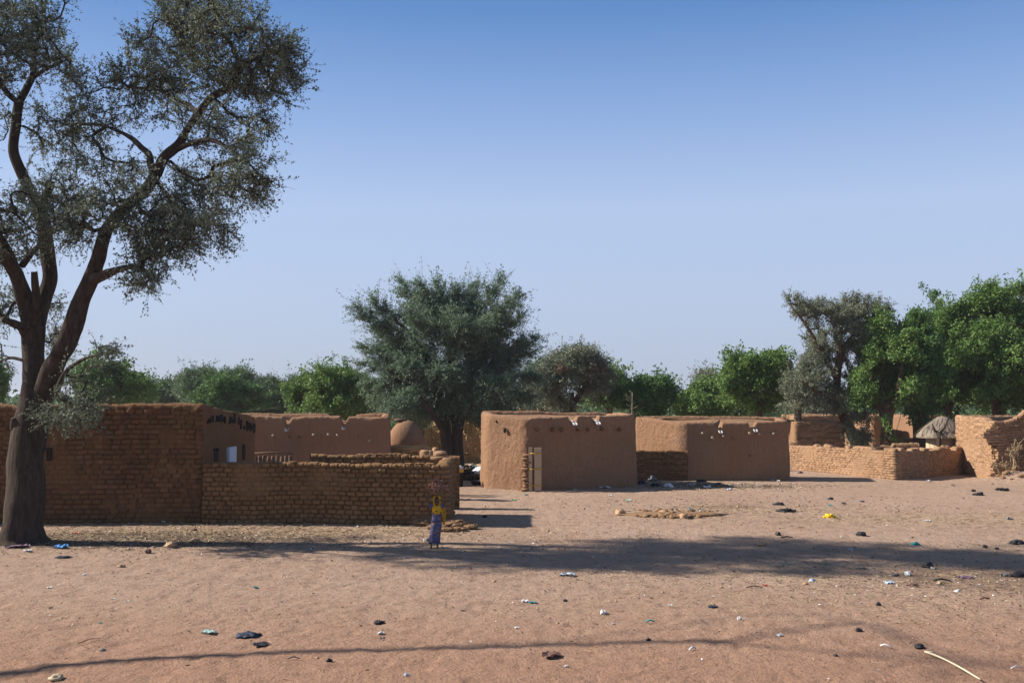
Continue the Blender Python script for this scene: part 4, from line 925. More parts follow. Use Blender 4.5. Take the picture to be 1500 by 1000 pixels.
for px0, py0, px1, py1 in [(1291, 640, 1286, 600), (1296, 636, 1298, 585), (1303, 638, 1309, 590), (1308, 640, 1320, 605)]:
    mb = MB(); p0 = W(px0, py0, 50.0); p1 = W(px1, py1, 50.0); tube(mb, smooth_path([p0, (p0+p1)/2+np.array((.06, 0, 0)), p1], 4), .014, 6); mb.build('shoot', M['pole_end'], pol)
# nests in the grey acacia
for k, (px, py, r, lb) in enumerate([(846, 516, .42, 'large dark bird nest at the top of the grey acacia'), (881, 539, .24, 'small round bird nest at the right of the grey acacia'), (866, 536, .22, 'bird nest just left of the small round one'), (824, 540, .26, 'ragged reddish bird nest low on the left of the grey acacia')]):
    c = W(px, py, 59.0-.4*k); mb = MB(); blob(mb, c, (r, r, r*.75), k, .3, 2.5, 16, 10); rr = np.random.RandomState(k)
    for q in range(260):
        d = rr.normal(0, 1, 3); d /= np.linalg.norm(d); p = c+d*r*rr.uniform(.7, 1.05)*np.array((1, 1, .8)); u = rr.normal(0, 1, 3); u /= np.linalg.norm(u); sd = np.cross(u, d)*.012; L = rr.uniform(.1, .35)
        mb.add([p-sd, p+sd, p+u*L+sd, p+u*L-sd], [(0, 1, 2, 3)])
    tag(mb.build('bird_nest', M['wood_dark'], None, False), lb, 'nest', 'bird nests in the grey acacia')

# --- doum palms
def palm(px, pyt, Y, seed, label, hw=1.5):
    rr = np.random.RandomState(seed); c = W(px, pyt+10, Y); root = empty('palm_tree', (c[0], Y, 0), label, 'palm', 'doum palms beyond the houses')
    mb = MB(); tube(mb, [(c[0], Y, -.1), (c[0]+.1, Y, c[2]*.5), (c[0], Y, c[2])], [.22, .18, .16], 9, True, .1, seed); mb.build('trunk', M['bark_grey'], root)
    lb = MB()
    for k in range(34):
        a = rr.rand()*6.283; e = rr.uniform(-.7, 1.25); d = np.array((math.cos(a)*math.cos(e), math.sin(a)*math.cos(e), math.sin(e))); p = np.array((c[0], Y, c[2]))+d*hw*.55
        s = np.cross(d, (0, 0, 1)); s /= np.linalg.norm(s); u = np.cross(s, d)
        for j in range(13):
            b = (j-6)/6*1.25; v = d*math.cos(b)+s*math.sin(b); v = v+u*rr.uniform(-.1, .1); L = hw*.6*rr.uniform(.85, 1.1); w2 = np.cross(v, u)*.05
            lb.add([p, p+v*L*.5+w2, p+v*L+np.array((0, 0, -.1)), p+v*L*.5-w2], [(0, 1, 2, 3)])
    lb.build('crown', M['l_palm'], root, False)
for k, (px, py, Y, hw, lb) in enumerate([(388, 568, 88, 1.9, 'tallest round headed palm left of the thin acacia'), (402, 575, 84, 1.6, 'palm tucked under the thin acacia'), (414, 574, 90, 1.8, 'palm just right of the tallest pair'), (372, 575, 92, 1.7, 'leftmost dark palm beside the broad grey acacia'),
                             (430, 578, 82, 1.6, 'rightmost palm beside the large bright tree'), (396, 588, 78, 1.5, 'short palm in front of the palm group'), (382, 590, 80, 1.4, 'short shaggy palm low at the left of the group'), (418, 592, 78, 1.4, 'short palm low at the right of the group')]):
    palm(px, py, Y, 200+k, lb, hw)
# distant woodland: one mass
rr = np.random.RandomState(77); lb = MB()
for k in range(420):
    Y = rr.uniform(100, 190); x = rr.uniform(-.72, .72)*Y; h = rr.uniform(2.2, 4.2); r = rr.uniform(2.0, 4.0); m = 260
    d = rr.normal(0, 1, (m, 3)); d /= np.linalg.norm(d, axis=1)[:, None]; C = np.array((x, Y, h*.55))+d*np.array((r, r, h*.5))*(rr.rand(m)**.3)[:, None]*(1+.25*rr.normal(0, 1, (m, 1))*.5)
    U = rr.normal(0, 1, (m, 3)); U /= np.linalg.norm(U, axis=1)[:, None]; lb.add(leaf_geo(rr, C, U, np.full(m, .6), np.full(m, .38)), np.arange(m*4).reshape(-1, 4))
tag(lb.build('woodland', M['l_far'], None, False), 'distant line of scrub and trees on the horizon', 'woodland', kind='stuff')
# dead sapling between the middle huts
c = W(925, 610, 47); mb = MB(); tube(mb, [(c[0], 47, 0), (c[0], 47, 2), (c[0]+.05, 47, HZ(925, 574, 47))], [.05, .04, .012], 6)
rr = random.Random(2)
for k in range(16):
    z = 2.1+k*.11; a = rr.uniform(0, 6.28); L = rr.uniform(.25, .6)*(1-k*.03); p = np.array((c[0], 47, z)); mb_ = [p, p+np.array((math.cos(a)*L*.6, math.sin(a)*L*.5, L*.15)), p+np.array((math.cos(a)*L, math.sin(a)*L, L*.5))]; tube(mb, mb_, [.016, .012, .006], 5)
tag(mb.build('dead_sapling', M['pole_end']), 'bare pale dead sapling behind the gap between the two middle huts', 'sapling')
# dead weeds before the ruin
for q, (x0, lb_) in enumerate([(W(1478, 700, 41.7)[0], 'tall dry weed stalks against the shaded ruined wall'), (W(1468, 700, 41.4)[0], 'bent low dry weed beside the ruined wall')]):
    mb = MB(); rr = random.Random(q+3)
    for k in range(9 if q == 0 else 4):
        x = x0+rr.uniform(-.1, .35); y = 41.5+rr.uniform(-.1, .1); z = float(gz(x, y)); L = rr.uniform(.6, 1.35)*(1 if q == 0 else .5); dx = rr.uniform(-.5, .3); P_ = [np.array((x, y, z-.05)), np.array((x+dx*.4, y, z+L*.6)), np.array((x+dx, y-.1, z+L))]
        tube(mb, smooth_path(P_, 4), .011, 5)
        for j in range(7):
            p = P_[1]+(P_[2]-P_[1])*rr.random(); d = np.array((rr.uniform(-.2, .2), rr.uniform(-.1, .1), rr.uniform(.0, .2))); tube(mb, [p, p+d*.6, p+d], .007, 4); blob(mb, p+d, (.02, .02, .025), j, .2, 1, 6, 5)
    tag(mb.build('dry_weed', M['straw']), lb_, 'weed', 'dry weeds by the ruined wall')

# --- bare tree standing outside the left edge whose limbs cast the long shadow in the foreground
def unshadow(px, py, z):
    g_ = G(px, py); k = z/SUN_DIR.z; return np.array((g_[0]+SUN_DIR.x*k, g_[1]+SUN_DIR.y*k, z))
tr_ = [np.array((-17.5, 11.8, -.1)), np.array((-17.3, 11.9, 1.5)), np.array((-16.4, 12.2, 3.0)), unshadow(-60, 990, 6.9), unshadow(100, 971, 7.4), unshadow(330, 958, 8.2), unshadow(500, 951, 8.8), unshadow(750, 944, 9.5), unshadow(1000, 938, 10.1), unshadow(1067, 940, 10.3)]
l2 = [tr_[-1], unshadow(1167, 924, 10.8), unshadow(1250, 913, 11.2), unshadow(1290, 919, 11.5), unshadow(1317, 933, 11.8), unshadow(1350, 947, 12.0), unshadow(1400, 962, 12.2)]
l3 = [tr_[-2], unshadow(1133, 948, 10.5), unshadow(1233, 957, 10.9), unshadow(1350, 970, 11.4), unshadow(1430, 972, 11.6)]
l4 = [tr_[-3], unshadow(1000, 915, 10.3), unshadow(1090, 902, 10.7), unshadow(1200, 903, 11.1), unshadow(1260, 914, 11.4)]
cl = [(unshadow(1420, 955, 12.3), (1.0, .8, .8), 16), (unshadow(1460, 985, 12.1), (1.2, .8, .8), 14)]
grow_tree('bare_tree', 'leaning almost bare tree outside the left edge casting the long thin shadow', 'tree', [(tr_, [.3, .26, .2, .11, .10, .10, .095, .085, .08, .075]), (l2, [.05, .045, .045, .045, .04, .035, .03]), (l3, [.045, .04, .035, .03, .02]), (l4, [.012, .022, .022, .02, .015])],
          cl, 31, M['bark'], M['l_acacia'], step=.3, r_tip=.006, twigs=4, tw_len=.35, leaves=8, lsize=(.06, .03))
# ------------------------------------------------------------------ woman / girl carrying a bowl
def fabric(name, base, pats, scale=40, thr=.5):
    m, t, p, o = nt(name); tc = t.nodes.new('ShaderNodeTexCoord'); v = tc.outputs['Object']; col = None
    vo = t.nodes.new('ShaderNodeTexVoronoi'); vo.inputs['Scale'].default_value = scale; t.links.new(v, vo.inputs[0])
    n = add_noise(t, scale*.5, 2, .5, v)
    c = mixc(t, ramp(t, vo.outputs['Distance'], [(.25, 1.0), (.32, 0.0)]).outputs[0], base, pats[0])
    c = mixc(t, ramp(t, n.outputs[0], [(thr, 0.0), (thr+.04, 1.0)]).outputs[0], c, pats[1])
    t.links.new(c, p.inputs['Base Color']); p.inputs['Roughness'].default_value = .85; return m
def person():
    f = G(638.5, 802); root = empty('person', (f[0], f[1], float(gz(f[0], f[1]))), 'person in blue patterned dress and yellow scarf, hands raised to a bowl on the head', 'person')
    O = np.array(root.location)
    skin = plain('dark_skin', (.14, .07, .045), .55, .12, 6, .05, .3)
    V = []; E = []; Rr = []
    def add(p, r, par):
        V.append(p); Rr.append(r); i = len(V)-1
        if par is not None: E.append((par, i))
        return i
    pel = add((.01, 0, .60), .085, None); sp = add((.015, 0, .74), .072, pel); ch = add((.02, 0, .88), .082, sp); nk = add((.02, -.005, .975), .036, ch)
    h1_ = add((.02, -.015, 1.035), .060, nk); h2_ = add((.02, -.012, 1.10), .076, h1_); h3_ = add((.02, -.005, 1.165), .062, h2_)
    add((.02, -.095, 1.075), .014, h1_)
    for s in (-1, 1):
        sh_ = add((.02+s*.115, 0, .925), .034, ch); el = add((.02+s*.205, -.03, 1.075), .026, sh_); wr = add((.02+s*.188, -.03, 1.225), .0185, el)
        pm = add((.02+s*.182, -.032, 1.262), .021, wr)
        for k in range(4):
            y0 = -.032+(k-1.5)*.019; L = (.034, .042, .040, .030)[k]
            a = add((.02+s*.184, y0, 1.285), .0085, pm); b = add((.02+s*(.186-.002), y0*1.02, 1.285+L*.6), .0075, a); add((.02+s*(.168), y0*1.02, 1.285+L), .0065, b)
        a = add((.02+s*.168, -.058, 1.262), .0085, pm); add((.02+s*.150, -.070, 1.282), .007, a)
        hx = -.055 if s < 0 else .055; ax = -.115 if s < 0 else .045; ay = .03 if s < 0 else -.05
        hp = add((.01+hx, 0, .545), .058, pel); kn = add(((.01+hx+ax)/2+.01*s, ay*.4-.03, .32), .040, hp); an = add((ax, ay+.01, .065), .023, kn)
        hl = add((ax, ay+.03, .03), .024, an); bl_ = add((ax-.008*s, ay-.07, .022), .026, an); add((ax-.004, ay-.125, .016), .017, bl_)
    me = bpy.data.meshes.new('body'); me.from_pydata(V, E, []); o = bpy.data.objects.new('body', me); S.collection.objects.link(o)
    sk = o.modifiers.new('skin', 'SKIN'); sk.use_smooth_shade = True
    for i, r in enumerate(Rr): me.skin_vertices[0].data[i].radius = (r, r)
    me.skin_vertices[0].data[0].use_root = True
    ss = o.modifiers.new('sub', 'SUBSURF'); ss.levels = 2; ss.render_levels = 2
    dg = bpy.context.evaluated_depsgraph_get(); m2 = bpy.data.meshes.new_from_object(o.evaluated_get(dg)); o.modifiers.clear(); o.data = m2
    m2.materials.clear(); m2.materials.append(skin)
    for p_ in m2.polygons: p_.use_smooth = True
    o.parent = root
    def P(*a): return np.array(a)+O
    white = plain('eye_white', (.6, .58, .52), .4, .05, 5, 0)
    for s in (-1, 1):
        mb = MB(); blob(mb, P(.02+s*.027, -.083, 1.095), (.011, .006, .006), 1, 0, 1, 8, 6); e = mb.build('eye', white, root)
        mb = MB(); blob(mb, P(.02+s*.027, -.088, 1.095), (.005, .003, .005), 1, 0, 1, 8, 6); mb.build('iris', M['hole_shade_hair'], e)
        mb = MB(); blob(mb, P(.02+s*.078, -.005, 1.09), (.010, .016, .024), 1, .1, 1, 8, 6); mb.build('ear', skin, root)
    mb = MB(); blob(mb, P(.02, -.082, 1.045), (.022, .008, .007), 1, .05, 1, 8, 6); mb.build('mouth', plain('lips', (.12, .045, .035), .5, .1, 5, 0), root)
    mb = MB(); blob(mb, P(.02, .012, 1.12), (.083, .088, .082), 2, .04, 3, 20, 12); mb.build('hair', M['hole_shade_hair'], root)
    blue = fabric('blue_print', (.085, .095, .20), [(.16, .14, .26), (.30, .18, .15)], 34, .56)
    yel = fabric('yellow_print', (.72, .38, .02), [(.62, .28, .02), (.03, .02, .015)], 34, .58)
    # skirt with folds
    def cloth(rings, n=40, folds=7, amp=.08, seed=0):
        R_ = np.array(rings, float); a = np.arange(n)/n*2*math.pi; rows = []
        for k, (z, cx, cy, rx, ry) in enumerate(R_):
            w = amp*k/max(1, len(R_)-1); f_ = 1+w*np.sin(a*folds+seed+z*3)+w*.6*np.sin(a*(folds+4)+2+z*5)
            rows.append(np.stack([cx+rx*f_*np.cos(a), cy+ry*f_*np.sin(a), np.full(n, z)+(.012*np.sin(a*3) if k == len(R_)-1 else 0)], -1))
        X = np.stack(rows, 1)+O; mb = MB(); kk = X.shape[1]; mb.add(X, grid_faces(n, kk, True, flip=True)); return mb
    o = cloth([(.625, .01, 0, .098, .080), (.56, .008, 0, .118, .095), (.45, 0, -.005, .122, .100), (.30, -.018, -.01, .122, .105), (.18, -.032, -.01, .126, .11), (.115, -.036, -.01, .130, .115)], folds=6, amp=.11).build('skirt', blue, root)
    o.modifiers.new('thick', 'SOLIDIFY').thickness = .006
    o = cloth([(.955, .02, 0, .075, .050), (.93, .02, 0, .115, .068), (.86, .02, -.003, .108, .088), (.76, .018, 0, .098, .082), (.66, .014, 0, .104, .088), (.59, .012, 0, .118, .100)], folds=5, amp=.05, seed=2).build('blouse', blue, root)
    o.modifiers.new('thick', 'SOLIDIFY').thickness = .006
    for s in (-1, 1):
        mb = MB(); tube(mb, [P(.02+s*.085, 0, .91), P(.02+s*.125, -.005, .945), P(.02+s*.165, -.015, 1.005)], [.048, .043, .043], 14, False); o = mb.build('sleeve', blue, root); o.modifiers.new('thick', 'SOLIDIFY').thickness = .005
    # scarf: hood behind the head, yoke over the chest, tail hanging on the right
    mb = MB(); n = 24; rows = []
    for k, (z, rx, ry, cy, a0) in enumerate([(1.19, .05, .05, .01, .0), (1.175, .085, .09, .012, .25), (1.11, .093, .10, .012, .75), (1.03, .088, .092, .012, .80), (.985, .075, .07, .005, .55), (.955, .10, .075, -.005, .0), (.90, .118, .098, -.004, .0), (.84, .112, .104, -.006, .0), (.80, .085, .103, -.008, .0)]):
        a = np.linspace(-math.pi/2+a0, 1.5*math.pi-a0, n); f_ = 1+.03*np.sin(a*9+k); rows.append(np.stack([.02+rx*f_*np.cos(a), cy+ry*f_*np.sin(a), np.full(n, z)-(.03*np.maximum(0, -np.sin(a)) if k > 6 else 0)], -1))
    X = np.stack(rows, 1)+O; mb.add(X, grid_faces(n, X.shape[1], False, flip=True)); o = mb.build('headscarf', yel, root); o.modifiers.new('thick', 'SOLIDIFY').thickness = .006
    mb = MB(); rows = []
    for k in range(12):
        t_ = k/11; z = .95-.42*t_; a = np.linspace(0, 1, 8); rows.append(np.stack([.135+.035*t_**.5+(a-.3)*(.07+.03*math.sin(t_*5)), .06-.03*np.sin(a*7+t_*3)*.6+0*a, np.full(8, z)+.01*np.sin(a*5)], -1))
    X = np.stack(rows, 1)+O; mb.add(X, grid_faces(8, 12)); o = mb.build('scarf_tail', yel, root); o.modifiers.new('thick', 'SOLIDIFY').thickness = .008
    # bowl on the head and its heap
    mb = MB(); lathe(mb, [(.05, 1.195), (.11, 1.215), (.155, 1.255), (.172, 1.305), (.180, 1.318), (.170, 1.318), (.15, 1.27), (.1, 1.235), (.04, 1.225)], 32, P(.02, -.01, 0), (1, .95))
    tag(mb.build('bowl', plain('calabash', (.22, .17, .11), .6, .2, 12, .1)), 'shallow brown bowl balanced on the head of the person in blue', 'bowl')
    m, t, p, o_ = nt('bundle_stuff'); v = t.nodes.new('ShaderNodeTexCoord').outputs['Object']; nn_ = add_noise(t, 24, 2, .5, v)
    t.links.new(ramp(t, nn_.outputs[0], [(.36, (.07, .035, .03)), (.46, (.25, .10, .06)), (.58, (.33, .16, .10)), (.70, (.52, .42, .34))]).outputs[0], p.inputs['Base Color'])
    mb = MB(); rr = np.random.RandomState(6); c0 = P(.025, -.01, 1.36); blob(mb, c0+np.array((0, 0, .01)), (.225, .18, .14), 3, .3, 3.2, 36, 20)
    for k in range(230):
        d = rr.normal(0, 1, 3); d[2] = abs(d[2])*1.1-.25; d /= np.linalg.norm(d); q = c0+d*np.array((.225, .18, .20))*rr.uniform(.6, 1.0); u = d*.7+rr.normal(0, .5, 3); u[2] -= .35*(abs(d[0]) > .7); u /= np.linalg.norm(u); L = rr.uniform(.03, .07)
        tube(mb, [q, q+u*L*.5+rr.normal(0, .01, 3), q+u*L], [rr.uniform(.010, .024), rr.uniform(.012, .026), .006], 6)
    tag(mb.build('load', m), 'heap of reddish brown stems and pale tufts piled in the carried bowl', 'load')
person()

# ------------------------------------------------------------------ litter, one object each
rcol = {'black': (.018, .018, .022), 'navy': (.02, .03, .055), 'white': (.62, .62, .62), 'paleblue': (.42, .52, .62), 'blue': (.03, .22, .50), 'teal': (.01, .26, .27), 'yellow': (.75, .48, .01),
        'brown': (.12, .06, .045), 'tan': (.36, .23, .13), 'grey': (.16, .16, .16), 'purple': (.14, .08, .12), 'green': (.02, .30, .12), 'beige': (.42, .34, .22), 'red': (.45, .08, .05), 'mint': (.45, .60, .55)}
LM = {k: plain('litter_'+k, v, .6, .18, 18, .2, .3) for k, v in rcol.items()}
GR = 'rubbish scattered over the sand'
def scrap(px, py, w, kind, colr, name, label, cat, hh=None, seed=0, ang=0.0):
    c = G(px, py); s = c[1]/FPX; W_ = w*s*(.70 if kind in 'cs' else 1); z = float(gz(c[0], c[1])); mb = MB(); seed = int(px*7+py)
    if kind == 'c':   # crumpled
        h = (hh or 3)*s*.9; blob(mb, (c[0], c[1], z+h*.2), (W_*.5, W_*.42, h), seed, .75, 4.2, 28, 14)
        rr = np.random.RandomState(seed)
        if w > 12: blob(mb, (c[0]+W_*.28*rr.choice([-1, 1]), c[1]+.05, z+h*.1), (W_*.35, W_*.28, h*.7), seed+1, .8, 4.5, 20, 12)
    elif kind == 's': # rumpled sheet
        n = 12; u = np.linspace(-1, 1, n); A, B = np.meshgrid(u, u, indexing='ij'); r = 1+.35*vn(A*1.5, B*1.5, 0, seed)
        sq = np.sqrt(1-.5*B*B*.9); X = c[0]+A*sq*r*W_*.5; Y = c[1]+B*np.sqrt(1-.45*A*A)*r*W_*.42; h = (hh or 1.5)*s
        Z = z+.01+h*(.5+.6*vn(A*2.2, B*2.2, 1, seed)+.3*vn(A*5, B*5, 1, seed)); Zb = Z-.006
        mb.add(np.stack([X, Y, Z], -1), grid_faces(n, n)); mb.add(np.stack([X, Y, Zb], -1), grid_faces(n, n, flip=True))
    elif kind == 'k': # stick
        a = ang; d = np.array((math.cos(a), math.sin(a)*2.5, 0))*W_*.5; tube(mb, [np.array((c[0], c[1], z+.02))-d, np.array((c[0], c[1]+.03, z+.04)), np.array((c[0], c[1], z+.02))+d], [(hh or 1)*s*.5, (hh or 1)*s*.45, (hh or 1)*s*.3], 7, True, .15, seed)
    elif kind == 'o': # clod
        h = (hh or 4)*s; blob(mb, (c[0], c[1], z+h*.35), (W_*.5, W_*.45, h*.75), seed, .4, 3.0, 20, 12)
    return tag(mb.build(name, LM[colr], None, kind != 's'), label, cat, GR if kind != 'o' else None)
L_ = [
 (90, 801, 27, 's', 'blue', 'plastic_bag', 'bright blue plastic bag on the chaff right of the big trunk', 'plastic bag', 4),
 (26, 800, 48, 's', 'purple', 'cloth', 'dull purple cloth spread at the foot of the big trunk', 'cloth', 3),
 (16, 796, 18, 's', 'blue', 'plastic_sheet', 'blue plastic strip on the purple cloth at the trunk foot', 'plastic', 3),
 (92, 815, 26, 'c', 'navy', 'rag', 'dark navy rag just below the bright blue bag', 'rag', 2),
 (40, 806, 14, 's', 'white', 'paper', 'white scrap under the purple cloth by the trunk', 'paper', 2),
 (250, 799, 15, 'o', 'tan', 'clod', 'largest brown clod on the ground before the brick corner', 'clod', 7),
 (217, 807, 9, 'o', 'brown', 'clod', 'small dark clod left of the largest one', 'clod', 5),
 (286, 792, 14, 'o', 'tan', 'clod', 'tan clod lying in the trunk shadow', 'clod', 4),
 (284, 777, 8, 'o', 'brown', 'clod', 'brown clod near the seam between tall and low wall', 'clod', 3),
 (178, 828, 10, 'o', 'tan', 'clod', 'lone clod at the edge of the chaff, left side', 'clod', 3),
 (145, 769, 9, 'o', 'brown', 'clod', 'dark clod at the base of the tall brick wall', 'clod', 3),
 (365, 929, 44, 'c', 'navy', 'cloth', 'crumpled dark cloth in the left foreground', 'cloth', 4),
 (382, 943, 32, 's', 'black', 'rag', 'torn black rag beneath the crumpled dark cloth', 'rag', 2),
 (306, 925, 27, 's', 'mint', 'plastic_bag', 'pale crumpled bag left of the dark cloth in the foreground', 'plastic bag', 4),
 (150, 950, 11, 'c', 'grey', 'paper', 'small pale scrap in the lower left corner area', 'paper', 2),
 (82, 993, 19, 'o', 'beige', 'clod', 'straw coloured clod at the bottom left', 'clod', 6),
 (375, 859, 9, 's', 'teal', 'scrap', 'teal chip in the open sand left of the foreground shadow', 'scrap', 2),
 (147, 911, 7, 's', 'teal', 'scrap', 'tiny teal chip on the left foreground sand', 'scrap', 1.5),
 (125, 841, 12, 's', 'white', 'paper', 'white slip on the sand below the chaff', 'paper', 1.5),
 (72, 860, 12, 's', 'white', 'paper', 'faint white slip near the left edge', 'paper', 1.2),
 (165, 876, 11, 's', 'white', 'paper', 'white slip in the middle of the left sand', 'paper', 1.2),
 (430, 966, 18, 'k', 'navy', 'stick', 'short dark stick just below the long foreground shadow', 'stick', 2),
 (482, 968, 8, 'o', 'black', 'lump', 'small black lump right of the short dark stick', 'lump', 4),
 (131, 938, 24, 'k', 'brown', 'stick', 'thin brown stick in the lower left sand', 'stick', 1.4, .5),
 (556, 910, 18, 'c', 'black', 'rag', 'black rag left of centre in the foreground', 'rag', 3),
 (558, 926, 13, 's', 'white', 'plastic_bag', 'white bag just below the black rag in the foreground', 'plastic bag', 3),
 (560, 934, 10, 's', 'grey', 'scrap', 'grey scrap tucked under the white bag', 'scrap', 2),
 (596, 989, 10, 's', 'paleblue', 'wrapper', 'pale blue wrapper at the bottom of the photo near centre', 'wrapper', 3),
 (596, 817, 5, 's', 'blue', 'scrap', 'tiny blue dot left of the walking person', 'scrap', 2),
 (833, 841, 27, 's', 'paleblue', 'plastic_bag', 'blue and white bag below the tree shadow in the centre', 'plastic bag', 3),
 (823, 842, 9, 'c', 'navy', 'scrap', 'dark blue end beside the blue and white bag', 'scrap', 2),
 (768, 878, 15, 's', 'white', 'paper', 'long white slip in the centre of the sand', 'paper', 1.6),
 (780, 880, 14, 's', 'teal', 'scrap', 'teal strip touching the long white slip', 'scrap', 1.3),
 (884, 896, 12, 'c', 'white', 'paper', 'crumpled white ball right of centre', 'paper', 4),
 (828, 878, 6, 'o', 'black', 'lump', 'small black lump right of the teal strip', 'lump', 3),
 (982, 888, 10, 's', 'white', 'paper', 'pinkish white scrap above the teal bottle piece', 'paper', 3),
 (953, 911, 13, 'k', 'teal', 'plastic_tube', 'short cyan tube right of centre in the foreground', 'tube', 2.4),
 (898, 913, 7, 's', 'white', 'paper', 'tiny white chip between the white ball and the cyan tube', 'paper', 2),
 (808, 960, 42, 's', 'brown', 'cloth', 'dull brown rag in the centre foreground below the shadow', 'cloth', 4),
 (757, 919, 10, 's', 'white', 'paper', 'white chip in the centre foreground', 'paper', 2),
 (950, 937, 9, 'c', 'black', 'lump', 'black lump at the foreground shadow right of centre', 'lump', 3),
 (829, 976, 9, 's', 'white', 'paper', 'small white chip under the dull brown rag', 'paper', 2),
 (1216, 758, 21, 'c', 'yellow', 'plastic_bag', 'bright yellow bag on the sand right of the black rags', 'plastic bag', 4),
 (1153, 749, 30, 'c', 'black', 'rag', 'wide black rag left of the bright yellow bag', 'rag', 4),
 (1141, 739, 18, 'c', 'black', 'rag', 'black rag with grey bits behind the wide black rag', 'rag', 3),
 (1140, 785, 8, 'o', 'black', 'lump', 'small black lump inside the broad tree shadow', 'lump', 4),
 (1153, 790, 17, 'k', 'black', 'stick', 'short black stick in the tree shadow', 'stick', 2.4),
 (1262, 786, 13, 'o', 'black', 'stone', 'black stone at the right part of the tree shadow', 'stone', 5),
 (1232, 790, 5, 's', 'white', 'scrap', 'white speck left of the black stone', 'scrap', 2),
 (1342, 799, 14, 'c', 'teal', 'scrap', 'teal piece on the sand at the right', 'scrap', 3),
 (1490, 796, 22, 'c', 'black', 'rag', 'black rag touching the right edge', 'rag', 4),
 (1443, 802, 6, 'o', 'black', 'lump', 'left one of two black crumbs near the right edge', 'lump', 3),
 (1460, 804, 6, 'o', 'black', 'lump', 'right one of two black crumbs near the right edge', 'lump', 2),
 (1116, 800, 14, 'o', 'tan', 'clod', 'tan clod below the short black stick', 'clod', 4),
 (1246, 808, 9, 's', 'paleblue', 'scrap', 'pale blue scrap below the black stone', 'scrap', 3),
 (1208, 826, 11, 'c', 'beige', 'scrap', 'beige crumpled pair of scraps in the right sand', 'scrap', 3),
 (1335, 829, 52, 'k', 'beige', 'stick', 'long thin pale stick lying across the right sand', 'stick', 1.4, .04),
 (1262, 834, 16, 'c', 'grey', 'rag', 'grey rag under the left end of the long thin stick', 'rag', 2),
 (1360, 832, 17, 'c', 'black', 'rag', 'black and white bundle on the right sand', 'rag', 5),
 (1366, 835, 8, 's', 'white', 'scrap', 'white corner beside the black bundle', 'scrap', 3),
 (1492, 845, 18, 'o', 'black', 'lump', 'large black lump at the right edge', 'lump', 6),
 (1472, 845, 16, 's', 'grey', 'rag', 'grey rag left of the large black lump', 'rag', 4),
 (1302, 855, 20, 's', 'paleblue', 'plastic_bag', 'pale blue bag in the cluster of rubbish on the right', 'plastic bag', 3),
 (1330, 844, 16, 's', 'white', 'plastic_bag', 'whitish wispy bag above the pale blue bag', 'plastic bag', 5),
 (1336, 858, 20, 'c', 'brown', 'rag', 'brown rag right of the pale blue bag', 'rag', 2),
 (1312, 844, 12, 'c', 'navy', 'scrap', 'navy scrap above the pale blue bag', 'scrap', 2),
 (1380, 852, 24, 'k', 'black', 'stick', 'flat dark strip right of the rubbish cluster', 'strip', 3),
 (1375, 856, 14, 's', 'beige', 'scrap', 'beige wrapper under the flat dark strip', 'wrapper', 3),
 (1412, 847, 34, 's', 'purple', 'rag', 'thin purplish plastic trailing to the right', 'rag', 2),
 (1190, 851, 12, 'c', 'paleblue', 'scrap', 'crumpled pale blue scrap left of the rubbish cluster', 'scrap', 3),
 (1180, 856, 8, 'o', 'tan', 'clod', 'tan clod under the crumpled pale blue scrap', 'clod', 3),
 (1403, 868, 9, 'c', 'white', 'scrap', 'lone white scrap on the far right sand', 'scrap', 3),
 (1443, 880, 14, 'k', 'brown', 'stick', 'stubby brown stick on the far right sand', 'stick', 2.6),
 (1105, 861, 24, 'k', 'brown', 'stick', 'dark stick between the two sunlit rows of straw', 'stick', 1.8),
 (1121, 858, 8, 's', 'red', 'scrap', 'red scrap at the end of the dark stick', 'scrap', 2),
 (1152, 829, 13, 'k', 'teal', 'strip', 'thin dark teal strip below the tree shadow', 'strip', 1.6),
 (1045, 890, 20, 's', 'navy', 'scrap', 'thin bluish scrap on the middle right sand', 'scrap', 1.6),
 (1287, 888, 7, 'o', 'black', 'lump', 'black crumb above the forked branch shadow', 'lump', 4),
 (1258, 926, 9, 'o', 'black', 'lump', 'black crumb inside the fork of the branch shadow', 'lump', 4),
 (1347, 950, 13, 'o', 'black', 'lump', 'black lump at the tip of the forked branch shadow', 'lump', 5),
 (1142, 933, 11, 's', 'paleblue', 'wrapper', 'pale blue wrapper at the start of the forked shadow', 'wrapper', 3),
 (1298, 950, 14, 'k', 'white', 'plastic_tube', 'short white tube near the forked branch shadow', 'tube', 3, -.25),
 (1015, 952, 11, 'k', 'white', 'plastic_tube', 'small white roll below the foreground shadow', 'tube', 3, .3),
 (1083, 908, 8, 'c', 'white', 'scrap', 'small white scrap above the foreground shadow', 'scrap', 3),
 (1224, 962, 7, 'o', 'black', 'lump', 'black crumb below the lower shadow fork', 'lump', 3),
 (1490, 982, 18, 'k', 'white', 'stick', 'white stick end at the bottom right edge', 'stick', 2.2, .05),
 (753, 733, 9, 's', 'green', 'scrap', 'green scrap in front of the bright hut face', 'scrap', 1.5),
 (771, 725, 8, 's', 'teal', 'scrap', 'teal scrap before the plank gate', 'scrap', 1.5),
 (710, 756, 8, 'c', 'navy', 'sandal', 'dark blue sandal in the shadow beside the low wall', 'sandal', 2.5),
 (826, 713, 10, 'c', 'blue', 'plastic_bag', 'blue bag at the foot of the middle hut', 'plastic bag', 3),
 (863, 712, 6, 'c', 'white', 'scrap', 'whitish scrap at the foot of the middle hut', 'scrap', 3),
 (886, 715, 24, 's', 'white', 'paper', 'spread white paper before the middle hut', 'paper', 2.5),
 (842, 718, 8, 's', 'white', 'paper', 'small white paper between blue bag and spread paper', 'paper', 2),
 (921, 733, 12, 's', 'mint', 'scrap', 'pale mint scrap in front of the middle hut', 'scrap', 2),
